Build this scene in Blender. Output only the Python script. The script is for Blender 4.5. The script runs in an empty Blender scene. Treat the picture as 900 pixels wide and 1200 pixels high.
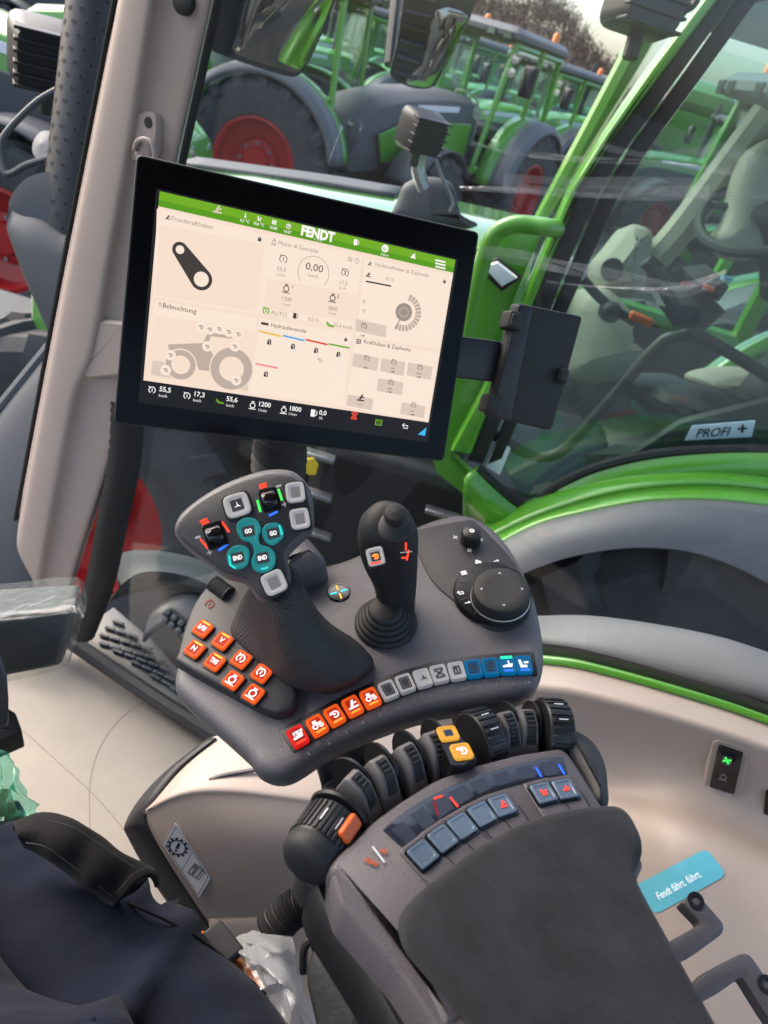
import bpy, math, random
from mathutils import Vector as V, Matrix
from math import sin, cos, pi, radians, sqrt, atan2
random.seed(7)
SC = bpy.context.scene
COL = SC.collection
# ------------------------------------------------------------------ camera
PITCH, ROLL, FPX = radians(30.6), radians(17), 906.0
CAM = V((0, 0, 2.65))
_f = V((0, cos(PITCH), -sin(PITCH))); _r = V((1, 0, 0)); _u = V((0, sin(PITCH), cos(PITCH)))
R_ = _r*cos(ROLL) + _u*sin(ROLL); U_ = -_r*sin(ROLL) + _u*cos(ROLL)
cd = bpy.data.cameras.new('camera'); co = bpy.data.objects.new('camera', cd); COL.objects.link(co)
M = Matrix((R_, U_, -_f)).transposed().to_4x4(); M.translation = CAM; co.matrix_world = M
cd.sensor_fit = 'VERTICAL'; cd.sensor_height = 36; cd.sensor_width = 27; cd.lens = FPX/1200*36
cd.clip_start = 0.02; cd.clip_end = 2000
cd.dof.use_dof = True; cd.dof.focus_distance = 0.68; cd.dof.aperture_fstop = 10.0
SC.camera = co
# ------------------------------------------------------------------ world, sun, exposure
SUN_EL, SUN_AZ = radians(42), radians(-65)      # azimuth measured from +Y towards +X
w = bpy.data.worlds.new('World'); SC.world = w; w.use_nodes = True
nt = w.node_tree; bg = nt.nodes['Background']
sky = nt.nodes.new('ShaderNodeTexSky'); sky.sky_type = 'NISHITA'; sky.sun_disc = False
sky.sun_elevation = SUN_EL; sky.sun_rotation = SUN_AZ; sky.air_density = 1.0; sky.dust_density = 4.0; sky.ozone_density = 0.6
nt.links.new(sky.outputs[0], bg.inputs[0]); bg.inputs[1].default_value = 0.15
ld = bpy.data.lights.new('sun', 'SUN'); ld.energy = 1.0; ld.angle = radians(60); ld.color = (1, .94, .86)
lo = bpy.data.objects.new('sun', ld); COL.objects.link(lo)
sd = V((sin(SUN_AZ)*cos(SUN_EL), cos(SUN_AZ)*cos(SUN_EL), sin(SUN_EL)))
lo.rotation_euler = sd.to_track_quat('Z', 'Y').to_euler()
SC.view_settings.view_transform = 'Standard'; SC.view_settings.look = 'None'; SC.view_settings.gamma = 1
EXPO = 1.5
SC.view_settings.exposure = EXPO
SC.cycles.use_denoising = True; SC.cycles.max_bounces = 7; SC.cycles.transparent_max_bounces = 24
SC.cycles.sample_clamp_indirect = 6
# ------------------------------------------------------------------ helpers: rays, frames
def ray(u, v): return _f + R_*((u-450)/FPX) - U_*((v-600)/FPX)
def P(u, v, d): return CAM + ray(u, v)*d
def PZ(u, v, z): q = ray(u, v); return CAM + q*((z-CAM.z)/q.z)
def PY(u, v, y): q = ray(u, v); return CAM + q*(y/q.y)
class Fr:
    def __init__(s, O, N, X):
        s.O = V(O); s.N = V(N).normalized(); X = V(X); s.X = (X - s.N*X.dot(s.N)).normalized(); s.Y = s.N.cross(s.X)
    def uv(s, u, v, h=0):
        q = ray(u, v); O = s.O + s.N*h; t = (O-CAM).dot(s.N)/q.dot(s.N); d = CAM + q*t - s.O
        return (d.dot(s.X), d.dot(s.Y))
    def at(s, u, v, h=0): a, b = s.uv(u, v, h); return s.loc(a, b, h)
    def loc(s, a, b, h=0): return s.O + s.X*a + s.Y*b + s.N*h
    def pts(s, px, h=0): return [s.uv(u, v, h) for u, v in px]
def zoom(ox, oy, k): return lambda *a: [(ox+a[i]/k, oy+a[i+1]/k) for i in range(0, len(a), 2)]
z1 = zoom(130, 170, 3.527); z2 = zoom(300, 220, 3.4615); z3 = zoom(190, 530, 3.3333); z4 = zoom(380, 560, 3.3333)
z5 = zoom(320, 780, 2.368); z6 = zoom(0, 0, 3.4615); z7 = zoom(200, 0, 2.5); z8 = zoom(540, 0, 2.5)
y1 = zoom(520, 200, 2.368); y2 = zoom(560, 520, 2.647); y3 = zoom(0, 260, 2.727); y4 = zoom(0, 660, 3.4615)
y5 = zoom(0, 940, 2.368); y6 = zoom(140, 860, 2.647); y7 = zoom(640, 840, 3.3333); y8 = zoom(440, 900, 2.5)
def area2(p): return sum(p[i][0]*p[(i+1) % len(p)][1]-p[(i+1) % len(p)][0]*p[i][1] for i in range(len(p)))/2
def ccw(p): return p if area2(p) > 0 else p[::-1]
def smooth2(p, n=4, closed=True):
    out = []; L = len(p)
    for i in range(L if closed else L-1):
        g = (lambda k: p[k % L]) if closed else (lambda k: p[max(0, min(L-1, k))])
        a, b, c, d = g(i-1), g(i), g(i+1), g(i+2)
        for j in range(n):
            t = j/n
            out.append(tuple(.5*(2*b[k]+(c[k]-a[k])*t+(2*a[k]-5*b[k]+4*c[k]-d[k])*t*t+(3*b[k]-a[k]-3*c[k]+d[k])*t**3) for k in range(len(b))))
    if not closed: out.append(tuple(p[-1]))
    return out
def resample(p, n, closed=True):
    q = list(p)+([p[0]] if closed else []); d = [0]
    for i in range(len(q)-1): d.append(d[-1]+math.dist(q[i], q[i+1]))
    out = []; j = 0; T = d[-1]
    for k in range(n):
        s = T*k/(n if closed else n-1)
        while j < len(q)-2 and d[j+1] < s: j += 1
        t = (s-d[j])/max(1e-12, d[j+1]-d[j]); out.append(tuple(q[j][m]+(q[j+1][m]-q[j][m])*t for m in range(len(q[j]))))
    return out
def rnd(p, r, n=4):
    """round the corners of a 2D polygon with radius r"""
    p = ccw(p); out = []; L = len(p)
    for i in range(L):
        a, b, c = V(p[i-1]), V(p[i]), V(p[(i+1) % L])
        e1 = (a-b); e2 = (c-b); k = min(r, e1.length*.48, e2.length*.48)
        s = b+e1.normalized()*k; e = b+e2.normalized()*k
        for j in range(n+1):
            t = j/n; q = s*(1-t)**2 + b*2*t*(1-t) + e*t*t; out.append((q.x, q.y))
    return out
def inset(p, d):
    out = []; L = len(p)
    for i in range(L):
        a, b, c = V(p[i-1]), V(p[i]), V(p[(i+1) % L])
        e1 = (b-a); e2 = (c-b)
        if e1.length < 1e-9: e1 = e2
        if e2.length < 1e-9: e2 = e1
        e1.normalize(); e2.normalize(); n = V((-e1.y-e2.y, e1.x+e2.x))
        if n.length < 1e-6: n = V((-e1.y, e1.x))
        n.normalize(); k = max(.5, n.dot(V((-e1.y, e1.x)))); q = b+n*(d/k); out.append((q.x, q.y))
    return out
def lerp_px(a, b, t): return (a[0]+(b[0]-a[0])*t, a[1]+(b[1]-a[1])*t)
def rect2(cx, cy, wx, hy, ang=0):
    c, s = cos(ang), sin(ang)
    return [(cx+x*c-y*s, cy+x*s+y*c) for x, y in ((-wx/2, -hy/2), (wx/2, -hy/2), (wx/2, hy/2), (-wx/2, hy/2))]
# ------------------------------------------------------------------ materials
def mat(name, col, rough=.5, metal=0, bump=0, bscale=300, spec=.5, coat=0, var=0, vscale=8, sheen=0, detail=4, rvar=0):
    m = bpy.data.materials.new(name); m.use_nodes = True; n = m.node_tree.nodes; l = m.node_tree.links
    b = n['Principled BSDF']; b.inputs['Base Color'].default_value = (*col, 1); b.inputs['Roughness'].default_value = rough
    b.inputs['Metallic'].default_value = metal; b.inputs['Specular IOR Level'].default_value = spec
    b.inputs['Coat Weight'].default_value = coat; b.inputs['Coat Roughness'].default_value = .06
    b.inputs['Sheen Weight'].default_value = sheen
    tc = n.new('ShaderNodeTexCoord')
    if bump:
        t = n.new('ShaderNodeTexNoise'); t.inputs['Scale'].default_value = bscale; t.inputs['Detail'].default_value = detail
        l.new(tc.outputs['Object'], t.inputs['Vector'])
        bp = n.new('ShaderNodeBump'); bp.inputs['Strength'].default_value = bump; bp.inputs['Distance'].default_value = .0006 if bscale > 60 else .004
        l.new(t.outputs[0], bp.inputs['Height']); l.new(bp.outputs[0], b.inputs['Normal'])
    if var or rvar:
        t = n.new('ShaderNodeTexNoise'); t.inputs['Scale'].default_value = vscale; t.inputs['Detail'].default_value = 6
        t.inputs['Roughness'].default_value = .65
        l.new(tc.outputs['Object'], t.inputs['Vector'])
        if var:
            r = n.new('ShaderNodeValToRGB'); r.color_ramp.elements[0].position = .3; r.color_ramp.elements[1].position = .7
            r.color_ramp.elements[0].color = (*[c*(1-var) for c in col], 1); r.color_ramp.elements[1].color = (*[min(1, c*(1+var)) for c in col], 1)
            l.new(t.outputs[0], r.inputs[0]); l.new(r.outputs[0], b.inputs['Base Color'])
        if rvar:
            mr = n.new('ShaderNodeMapRange'); mr.inputs[1].default_value = .3; mr.inputs[2].default_value = .7
            mr.inputs[3].default_value = max(0, rough-rvar); mr.inputs[4].default_value = min(1, rough+rvar)
            l.new(t.outputs[0], mr.inputs[0]); l.new(mr.outputs[0], b.inputs['Roughness'])
    return m
def emit(name, col, st=1.0, rough=.3, base=None):
    m = bpy.data.materials.new(name); m.use_nodes = True; b = m.node_tree.nodes['Principled BSDF']
    b.inputs['Base Color'].default_value = (*(base or [c*.3 for c in col]), 1); b.inputs['Emission Color'].default_value = (*col, 1)
    b.inputs['Emission Strength'].default_value = st/(2**EXPO)*1.0; b.inputs['Roughness'].default_value = max(rough, .45); b.inputs['Specular IOR Level'].default_value = .18
    return m
def clear(name, tint=(1, 1, 1), refl=1.0, white=0.0, rough=0.02, ior=1.45, bump=0, bscale=20):
    m = bpy.data.materials.new(name); m.use_nodes = True; n = m.node_tree.nodes; l = m.node_tree.links; n.clear()
    o = n.new('ShaderNodeOutputMaterial'); t = n.new('ShaderNodeBsdfTransparent'); t.inputs[0].default_value = (*tint, 1)
    g = n.new('ShaderNodeBsdfGlossy'); g.inputs['Roughness'].default_value = rough; g.inputs[0].default_value = (refl, refl, refl, 1)
    fr = n.new('ShaderNodeFresnel'); ge = n.new('ShaderNodeNewGeometry'); mi_ = n.new('ShaderNodeMix'); mi_.inputs['A'].default_value = ior; mi_.inputs['B'].default_value = 1/ior; l.new(ge.outputs['Backfacing'], mi_.inputs['Factor']); l.new(mi_.outputs['Result'], fr.inputs[0]); mx = n.new('ShaderNodeMixShader')
    l.new(fr.outputs[0], mx.inputs[0]); l.new(t.outputs[0], mx.inputs[1]); l.new(g.outputs[0], mx.inputs[2]); last = mx
    if bump:
        tc = n.new('ShaderNodeTexCoord'); tx = n.new('ShaderNodeTexNoise'); tx.inputs['Scale'].default_value = bscale
        l.new(tc.outputs['Object'], tx.inputs[0]); bp = n.new('ShaderNodeBump'); bp.inputs['Strength'].default_value = bump; bp.inputs['Distance'].default_value = .01
        l.new(tx.outputs[0], bp.inputs['Height']); l.new(bp.outputs[0], g.inputs['Normal']); l.new(bp.outputs[0], fr.inputs['Normal'])
    if white:
        d = n.new('ShaderNodeBsdfDiffuse'); d.inputs[0].default_value = (.85, .87, .88, 1); m2 = n.new('ShaderNodeMixShader'); m2.inputs[0].default_value = white
        l.new(last.outputs[0], m2.inputs[1]); l.new(d.outputs[0], m2.inputs[2]); last = m2
    l.new(last.outputs[0], o.inputs[0]); return m
def specks(m, col=(.10, .08, .07)):
    n = m.node_tree.nodes; l = m.node_tree.links; b = n['Principled BSDF']; src = b.inputs['Base Color'].links[0].from_socket
    tc = n.new('ShaderNodeTexCoord'); v = n.new('ShaderNodeTexVoronoi'); v.inputs['Scale'].default_value = 26; l.new(tc.outputs['Object'], v.inputs['Vector'])
    c = n.new('ShaderNodeMath'); c.operation = 'LESS_THAN'; c.inputs[1].default_value = .028; l.new(v.outputs['Distance'], c.inputs[0])
    w_ = n.new('ShaderNodeTexNoise'); w_.inputs['Scale'].default_value = 5; l.new(tc.outputs['Object'], w_.inputs['Vector'])
    g = n.new('ShaderNodeMath'); g.operation = 'GREATER_THAN'; g.inputs[1].default_value = .56; l.new(w_.outputs[0], g.inputs[0])
    k = n.new('ShaderNodeMath'); k.operation = 'MULTIPLY'; l.new(c.outputs[0], k.inputs[0]); l.new(g.outputs[0], k.inputs[1])
    x = n.new('ShaderNodeMixRGB'); l.new(k.outputs[0], x.inputs[0]); l.new(src, x.inputs[1]); x.inputs[2].default_value = (*col, 1); l.new(x.outputs[0], b.inputs['Base Color'])
def dimple_mat(name, col, rough, scale, strength):
    m = mat(name, col, rough); n = m.node_tree.nodes; l = m.node_tree.links; b = n['Principled BSDF']
    tc = n.new('ShaderNodeTexCoord'); v = n.new('ShaderNodeTexVoronoi'); v.inputs['Scale'].default_value = scale; v.inputs['Randomness'].default_value = .08
    l.new(tc.outputs['Object'], v.inputs['Vector']); bp = n.new('ShaderNodeBump'); bp.inputs['Strength'].default_value = strength; bp.inputs['Distance'].default_value = .0012
    bp.invert = True
    l.new(v.outputs['Distance'], bp.inputs['Height']); l.new(bp.outputs[0], b.inputs['Normal']); return m
def cloth_mat(name, col, rough=.85, wv=900, bump=.5):
    m = mat(name, col, rough, sheen=.04, bump=bump, bscale=wv, var=.18, vscale=14, spec=.2)
    return m
K = dict(
 beige=mat('beige_plastic', (.42, .345, .30), .48, bump=.28, bscale=900, var=.035, vscale=6, rvar=.05),
 beige_pillar=mat('beige_pillar', (.38, .31, .275), .5, bump=.25, bscale=800, var=.04, vscale=5),
 floor=mat('floor_vinyl', (.40, .355, .30), .75, bump=.5, bscale=500, var=.06, vscale=9),
 console=mat('console_plastic', (.122, .116, .126), .38, bump=.9, bscale=1000, spec=.55, rvar=.07, vscale=16, var=.05),
 graytrim=mat('grey_trim', (.105, .092, .098), .42, bump=.8, bscale=1000, rvar=.06, vscale=18),
 darkgray=mat('dark_grey_plastic', (.028, .027, .030), .5, bump=.5, bscale=1300),
 black=mat('black_plastic', (.012, .012, .013), .42, bump=.3, bscale=1100),
 softblack=mat('soft_black', (.016, .016, .017), .62, bump=.35, bscale=900),
 gloss=mat('gloss_black', (.006, .006, .007), .07, spec=.6),
 rubber=mat('rubber', (.018, .018, .019), .6, bump=.4, bscale=700, var=.2, vscale=20),
 dimple=dimple_mat('dimpled_rubber', (.030, .029, .030), .55, 470, .8),
 pad=mat('pad_microfibre', (.024, .0235, .026), .95, bump=.9, bscale=900, sheen=.12, var=.42, vscale=26, spec=.25),
 navy=cloth_mat('navy_cloth', (.0056, .0085, .0205), .9, 420, 1),
 blackcloth=cloth_mat('black_cloth', (.0085, .008, .008), .9, 420, 1),
 whitekey=emit('white_key', (.62, .60, .58), .16, base=(.42, .40, .39)),
 keydark=mat('key_dark', (.05, .05, .055), .35),
 keyblue=emit('key_blue', (.0, .11, .26), .9, .25), keyblueglow=emit('key_blue_glow', (.02, .14, 1.0), 2.2), keygreen=emit('key_green_glow', (.02, .9, .45), 1.1),
 keyblueD=mat('key_blue_dark', (.01, .035, .07), .3),
 orange=emit('key_orange', (1.0, .12, .012), .70, .3), orangeD=emit('key_orange_dark', (.62, .028, .004), .62, .3),
 red=emit('key_red', (.75, .015, .012), .75), redD=emit('key_red_dark', (.3, .008, .008), .8),
 ledred=emit('led_red', (1, .05, .02), 1.8), ledorange=emit('led_orange', (1, .22, .03), 2.2), ledblue=emit('led_blue', (.02, .10, 1), 2.4), ledgreen=emit('led_green', (.06, .9, .1), 1.5),
 ledcyan=emit('led_cyan', (.05, .7, .9), 1.7), ledyellow=emit('led_yellow', (1, .55, .05), 1.3),
 dimred=emit('dim_red_print', (.35, .06, .03), .5),
 white=emit('white_icon', (.95, .93, .92), .95), dimwhite=emit('dim_white_icon', (.6, .6, .6), .5),
 print=mat('grey_print', (.22, .21, .21), .5), whiteprint=mat('white_print', (.7, .7, .7), .5),
 teal=emit('key_teal', (.02, .26, .27), .62, .3), tealglow=emit('teal_glow', (.03, .75, .70), 1.0),
 yellowkey=emit('key_yellow', (.85, .42, .05), .75), amberkey=emit('key_amber', (.95, .35, .06), .85),
 glasskey=mat('glass_key', (.10, .14, .19), .12, spec=.7),
 strip=mat('status_strip_glass', (.022, .026, .040), .12, spec=.7),
 orangep=mat('orange_plastic', (.75, .12, .015), .4), orangestrap=mat('orange_strap', (.8, .2, .02), .6, bump=.5, bscale=600),
 green=mat('green_paint', (.085, .30, .022), .28, coat=.6, var=.05, vscale=3), greenpale=mat('green_paint_waxed', (.10, .30, .06), .16, coat=1.0),
 grayp=mat('grey_fender_plastic', (.112, .120, .130), .5, bump=.5, bscale=500, var=.06, vscale=5),
 grayd=mat('dark_fender_plastic', (.065, .07, .078), .55, bump=.5, bscale=400),
 tyre=mat('tyre_rubber', (.058, .058, .060), .8, bump=.6, bscale=80, var=.3, vscale=7), rimred=mat('red_rim', (.42, .012, .012), .35, coat=.3),
 seal=mat('window_seal', (.014, .014, .014), .7), mirrorglass=mat('mirror_glass', (.30, .33, .32), .05, metal=1),
 steel=mat('worn_steel', (.35, .35, .36), .35, metal=.8, var=.2, vscale=30), chrome=mat('lamp_reflector', (.8, .8, .82), .12, metal=1),
 ringgloss=mat('ring_gloss', (.008, .008, .009), .22, spec=.2), dulllens=mat('dull_lamp', (.16, .165, .175), .35), lens=mat('lamp_lens', (.25, .27, .3), .08, spec=.8), redlens=mat('red_lens', (.6, .02, .01), .2), amber=mat('amber_lens', (.75, .2, .02), .25),
 yellow=mat('yellow_tag', (.85, .62, .03), .5), skyblue=mat('blue_sticker', (.12, .48, .60), .35), sticker=mat('white_sticker', (.80, .82, .84), .4),
 paleblue=mat('pale_sign', (.42, .55, .60), .3), ink=mat('dark_ink', (.02, .025, .04), .5), orink=mat('orange_print', (.55, .09, .02), .5),
 intbeige=mat('neighbour_beige', (.46, .40, .31), .6, var=.08, vscale=4), intdark=mat('neighbour_dark', (.03, .03, .032), .6),
 floorgray=mat('footwell_plastic', (.058, .068, .078), .36, bump=.4, bscale=300),
 brown=mat('brown_paper', (.35, .18, .13), .7),
 void=mat('shade_black', (.006, .006, .006), .95, spec=.05), bezel=mat('display_bezel', (.004, .004, .0045), .18, spec=.12), paddle=mat('paddle_plastic', (.14, .13, .13), .5, bump=.5, bscale=1300), holering=mat('hole_ring', (.09, .09, .092), .4),
 glass=clear('window_glass', (.97, .985, .98), .75), glassHazed=clear('hazed_glass', (.72, .84, .82), 1.0, ior=1.65, white=.02), glassT=clear('tinted_glass', (.80, .92, .89), .55, ior=1.45), film=clear('clear_film', (.93, .95, .95), 1, white=.22, rough=.12, ior=1.8, bump=.5, bscale=60),
 bag=clear('plastic_bag', (.86, .88, .90), 1, white=.20, rough=.10, ior=1.6, bump=.3, bscale=60), greenbag=clear('green_plastic', (.45, .85, .72), 1, white=.15, rough=.15, ior=1.6, bump=.4, bscale=40),
)
for k_ in ('beige', 'floor'): specks(K[k_])
K['greenbag'].node_tree.nodes['Diffuse BSDF'].inputs[0].default_value = (.05, .55, .36, 1)
# ------------------------------------------------------------------ mesh builder
class MB:
    def __init__(s): s.v = []; s.f = []; s.m = []
    def add(s, pts): i = len(s.v); s.v += [V(p) for p in pts]; return i
    def poly(s, pts, mi=0): i = s.add(pts); s.f.append(tuple(range(i, i+len(pts)))); s.m.append(mi)
    def rings(s, rs, mi=0, cap0=True, cap1=True, closed=True, capmi=None, mis=None):
        n = len(rs[0]); i0 = [s.add(r) for r in rs]
        for k in range(len(rs)-1):
            for j in range(n if closed else n-1):
                a, b = i0[k]+j, i0[k]+(j+1) % n; c, d = i0[k+1]+(j+1) % n, i0[k+1]+j
                s.f.append((a, b, c, d)); s.m.append(mis[k] if mis else mi)
        if cap0: s.f.append(tuple(i0[0]+j for j in range(n))[::-1]); s.m.append(mi)
        if cap1: s.f.append(tuple(i0[-1]+j for j in range(n))); s.m.append(mi if capmi is None else capmi)
    def tube(s, path, r, n=10, mi=0, sub=4, cap=True):
        path = [tuple(p) for p in path]
        if sub > 1 and len(path) > 2: path = smooth2(path, sub, False)
        m = len(path); rs = []; up = None
        for i in range(m):
            t = (V(path[min(m-1, i+1)])-V(path[max(0, i-1)])).normalized()
            if up is None: up = t.orthogonal().normalized()
            up = (up - t*up.dot(t)).normalized(); sd_ = t.cross(up)
            rr = r(i/(m-1)) if callable(r) else r
            rs.append([V(path[i])+up*cos(2*pi*k/n)*rr+sd_*sin(2*pi*k/n)*rr for k in range(n)])
        s.rings(rs, mi, cap, cap)
    def box(s, c, x, y, z, mi=0):
        c, x, y, z = V(c), V(x), V(y), V(z)
        s.rings([[c-x-y-z, c+x-y-z, c+x+y-z, c-x+y-z], [c-x-y+z, c+x-y+z, c+x+y+z, c-x+y+z]], mi)
    def lathe(s, O, axis, prof, n=28, mi=0, mis=None, cap0=True, cap1=True, X=None, sx=1, sy=1):
        A = V(axis).normalized(); X = (V(X)-A*V(X).dot(A)).normalized() if X is not None else A.orthogonal().normalized(); Y = A.cross(X)
        s.rings([[V(O)+A*h+X*(cos(2*pi*k/n)*r*sx)+Y*(sin(2*pi*k/n)*r*sy) for k in range(n)] for r, h in prof], mi, cap0, cap1, mis=mis)
    def shell(s, fr, p2, prof, mi=0, capmi=None, cap0=True, mis=None):
        """p2: 2D outline in the frame; prof: (inset, scale about the centroid, height)"""
        p2 = ccw(p2); L = len(p2); cx = sum(p[0] for p in p2)/L; cy = sum(p[1] for p in p2)/L; rs = []
        for d, sc, h in prof:
            q = inset(p2, d) if d else p2
            rs.append([fr.loc(cx+(a-cx)*sc, cy+(b-cy)*sc, h) for a, b in q])
        s.rings(rs, mi, cap0, True, capmi=capmi, mis=mis)
    def slab(s, fr, p2, h0, h1, e=0, mi=0, capmi=None):
        pr = [(0, 1, h0), (0, 1, h1)] if e <= 0 else [(0, 1, h0), (0, 1, h1-e), (e*.3, 1, h1-e*.3), (e, 1, h1)]
        s.shell(fr, p2, pr, mi, capmi)
    def flat(s, fr, p2, h, mi=0): s.poly([fr.loc(a, b, h) for a, b in ccw(p2)], mi)
    def stroke(s, fr, pts, wd, h, mi=0, closed=False):
        q = list(pts)+([pts[0]] if closed else [])
        for i in range(len(q)-1):
            a, b = V(q[i][:2]), V(q[i+1][:2]); d = b-a
            if d.length < 1e-9: continue
            d.normalize(); n = V((-d.y, d.x))*wd/2; e = d*wd*.35
            s.flat(fr, [tuple(a-e-n), tuple(b+e-n), tuple(b+e+n), tuple(a-e+n)], h+i*2e-7, mi)
    def sheet(s, rows, nu=5, nv=5, mi=0, f=None):
        """rows of 3D points, all the same length -> a smooth surface"""
        R1 = [smooth2([tuple(p) for p in r], nu, False) for r in rows]
        cols = [smooth2([r[j] for r in R1], nv, False) for j in range(len(R1[0]))]
        rs = [[V(cols[j][i]) for j in range(len(cols))] for i in range(len(cols[0]))]
        if f: rs = [[f(p, i/(len(rs)-1), j/(len(r)-1)) for j, p in enumerate(r)] for i, r in enumerate(rs)]
        s.rings(rs, mi, False, False, closed=False)
ORG = {}
def props(o, label=None, cat=None, group=None, kind=None):
    for k_, v_ in (('label', label), ('category', cat), ('group', group), ('kind', kind)):
        if v_: o[k_] = v_
def thing(name, org, label, cat, group=None):
    o = bpy.data.objects.new(name, None); COL.objects.link(o); o.location = V(org); o.empty_display_size = .05
    ORG[o] = V(org); props(o, label, cat, group); return o
def build(mb, name, mats, parent=None, bevel=0, seg=2, ang=38, org=None, solid=0, subd=0, **pr):
    me = bpy.data.meshes.new(name); og = ORG[parent] if parent is not None else (V(org) if org is not None else V((0, 0, 0)))
    me.from_pydata([tuple(p-og) for p in mb.v], [], mb.f); me.validate()
    for m in (mats if isinstance(mats, (list, tuple)) else [mats]): me.materials.append(K[m] if isinstance(m, str) else m)
    if len(me.polygons) == len(mb.m): me.polygons.foreach_set('material_index', mb.m)
    import bmesh
    bm = bmesh.new(); bm.from_mesh(me)
    if bevel or solid or subd: bmesh.ops.remove_doubles(bm, verts=bm.verts, dist=1e-6)
    if not solid: bmesh.ops.recalc_face_normals(bm, faces=bm.faces)
    bm.to_mesh(me); bm.free()
    me.shade_smooth(); me.set_sharp_from_angle(angle=radians(ang))
    o = bpy.data.objects.new(name, me); COL.objects.link(o)
    if parent is not None: o.parent = parent
    else: o.location = og
    ORG[o] = og
    if solid:
        md = o.modifiers.new('thick', 'SOLIDIFY'); md.thickness = solid; md.offset = 0
    if bevel:
        md = o.modifiers.new('bevel', 'BEVEL'); md.width = bevel; md.segments = seg; md.limit_method = 'ANGLE'; md.angle_limit = radians(35)
    if subd:
        md = o.modifiers.new('subd', 'SUBSURF'); md.levels = subd; md.render_levels = subd
    props(o, **pr); return o
_tc = {}
def glyphs(txt, bold=0.0):
    if (txt, bold) not in _tc:
        cu = bpy.data.curves.new('t', 'FONT'); cu.body = txt; cu.size = 1; cu.offset = bold; cu.resolution_u = 3
        ob = bpy.data.objects.new('t', cu); COL.objects.link(ob)
        me = bpy.data.meshes.new_from_object(ob.evaluated_get(bpy.context.evaluated_depsgraph_get()))
        vs = [(v.co.x, v.co.y) for v in me.vertices]; fs = [tuple(p.vertices) for p in me.polygons]
        bpy.data.objects.remove(ob); bpy.data.curves.remove(cu); bpy.data.meshes.remove(me); _tc[(txt, bold)] = (vs, fs)
    return _tc[(txt, bold)]
def text(mb, fr, txt, c, size, ang=0, h=0, mi=0, bold=0.0, center=True, sx=1.0, slant=0, wid=None):
    vs, fs = glyphs(txt, bold)
    if not vs: return
    x0, x1 = min(v[0] for v in vs), max(v[0] for v in vs); y0, y1 = min(v[1] for v in vs), max(v[1] for v in vs)
    if wid: sx = wid/(size*(x1-x0))
    ox, oy = ((x0+x1)/2, (y0+y1)/2) if center else (x0, 0)
    i = len(mb.v); ca, sa = cos(ang), sin(ang)
    for x, y in vs:
        a, b = (x-ox+slant*(y-oy))*size*sx, (y-oy)*size; mb.v.append(fr.loc(c[0]+a*ca-b*sa, c[1]+a*sa+b*ca, h))
    for f_ in fs: mb.f.append(tuple(i+k for k in f_)); mb.m.append(mi)
def arc(c, r, a0, a1, n=14): return [(c[0]+r*cos(radians(a0+(a1-a0)*i/n)), c[1]+r*sin(radians(a0+(a1-a0)*i/n))) for i in range(n+1)]
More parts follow.
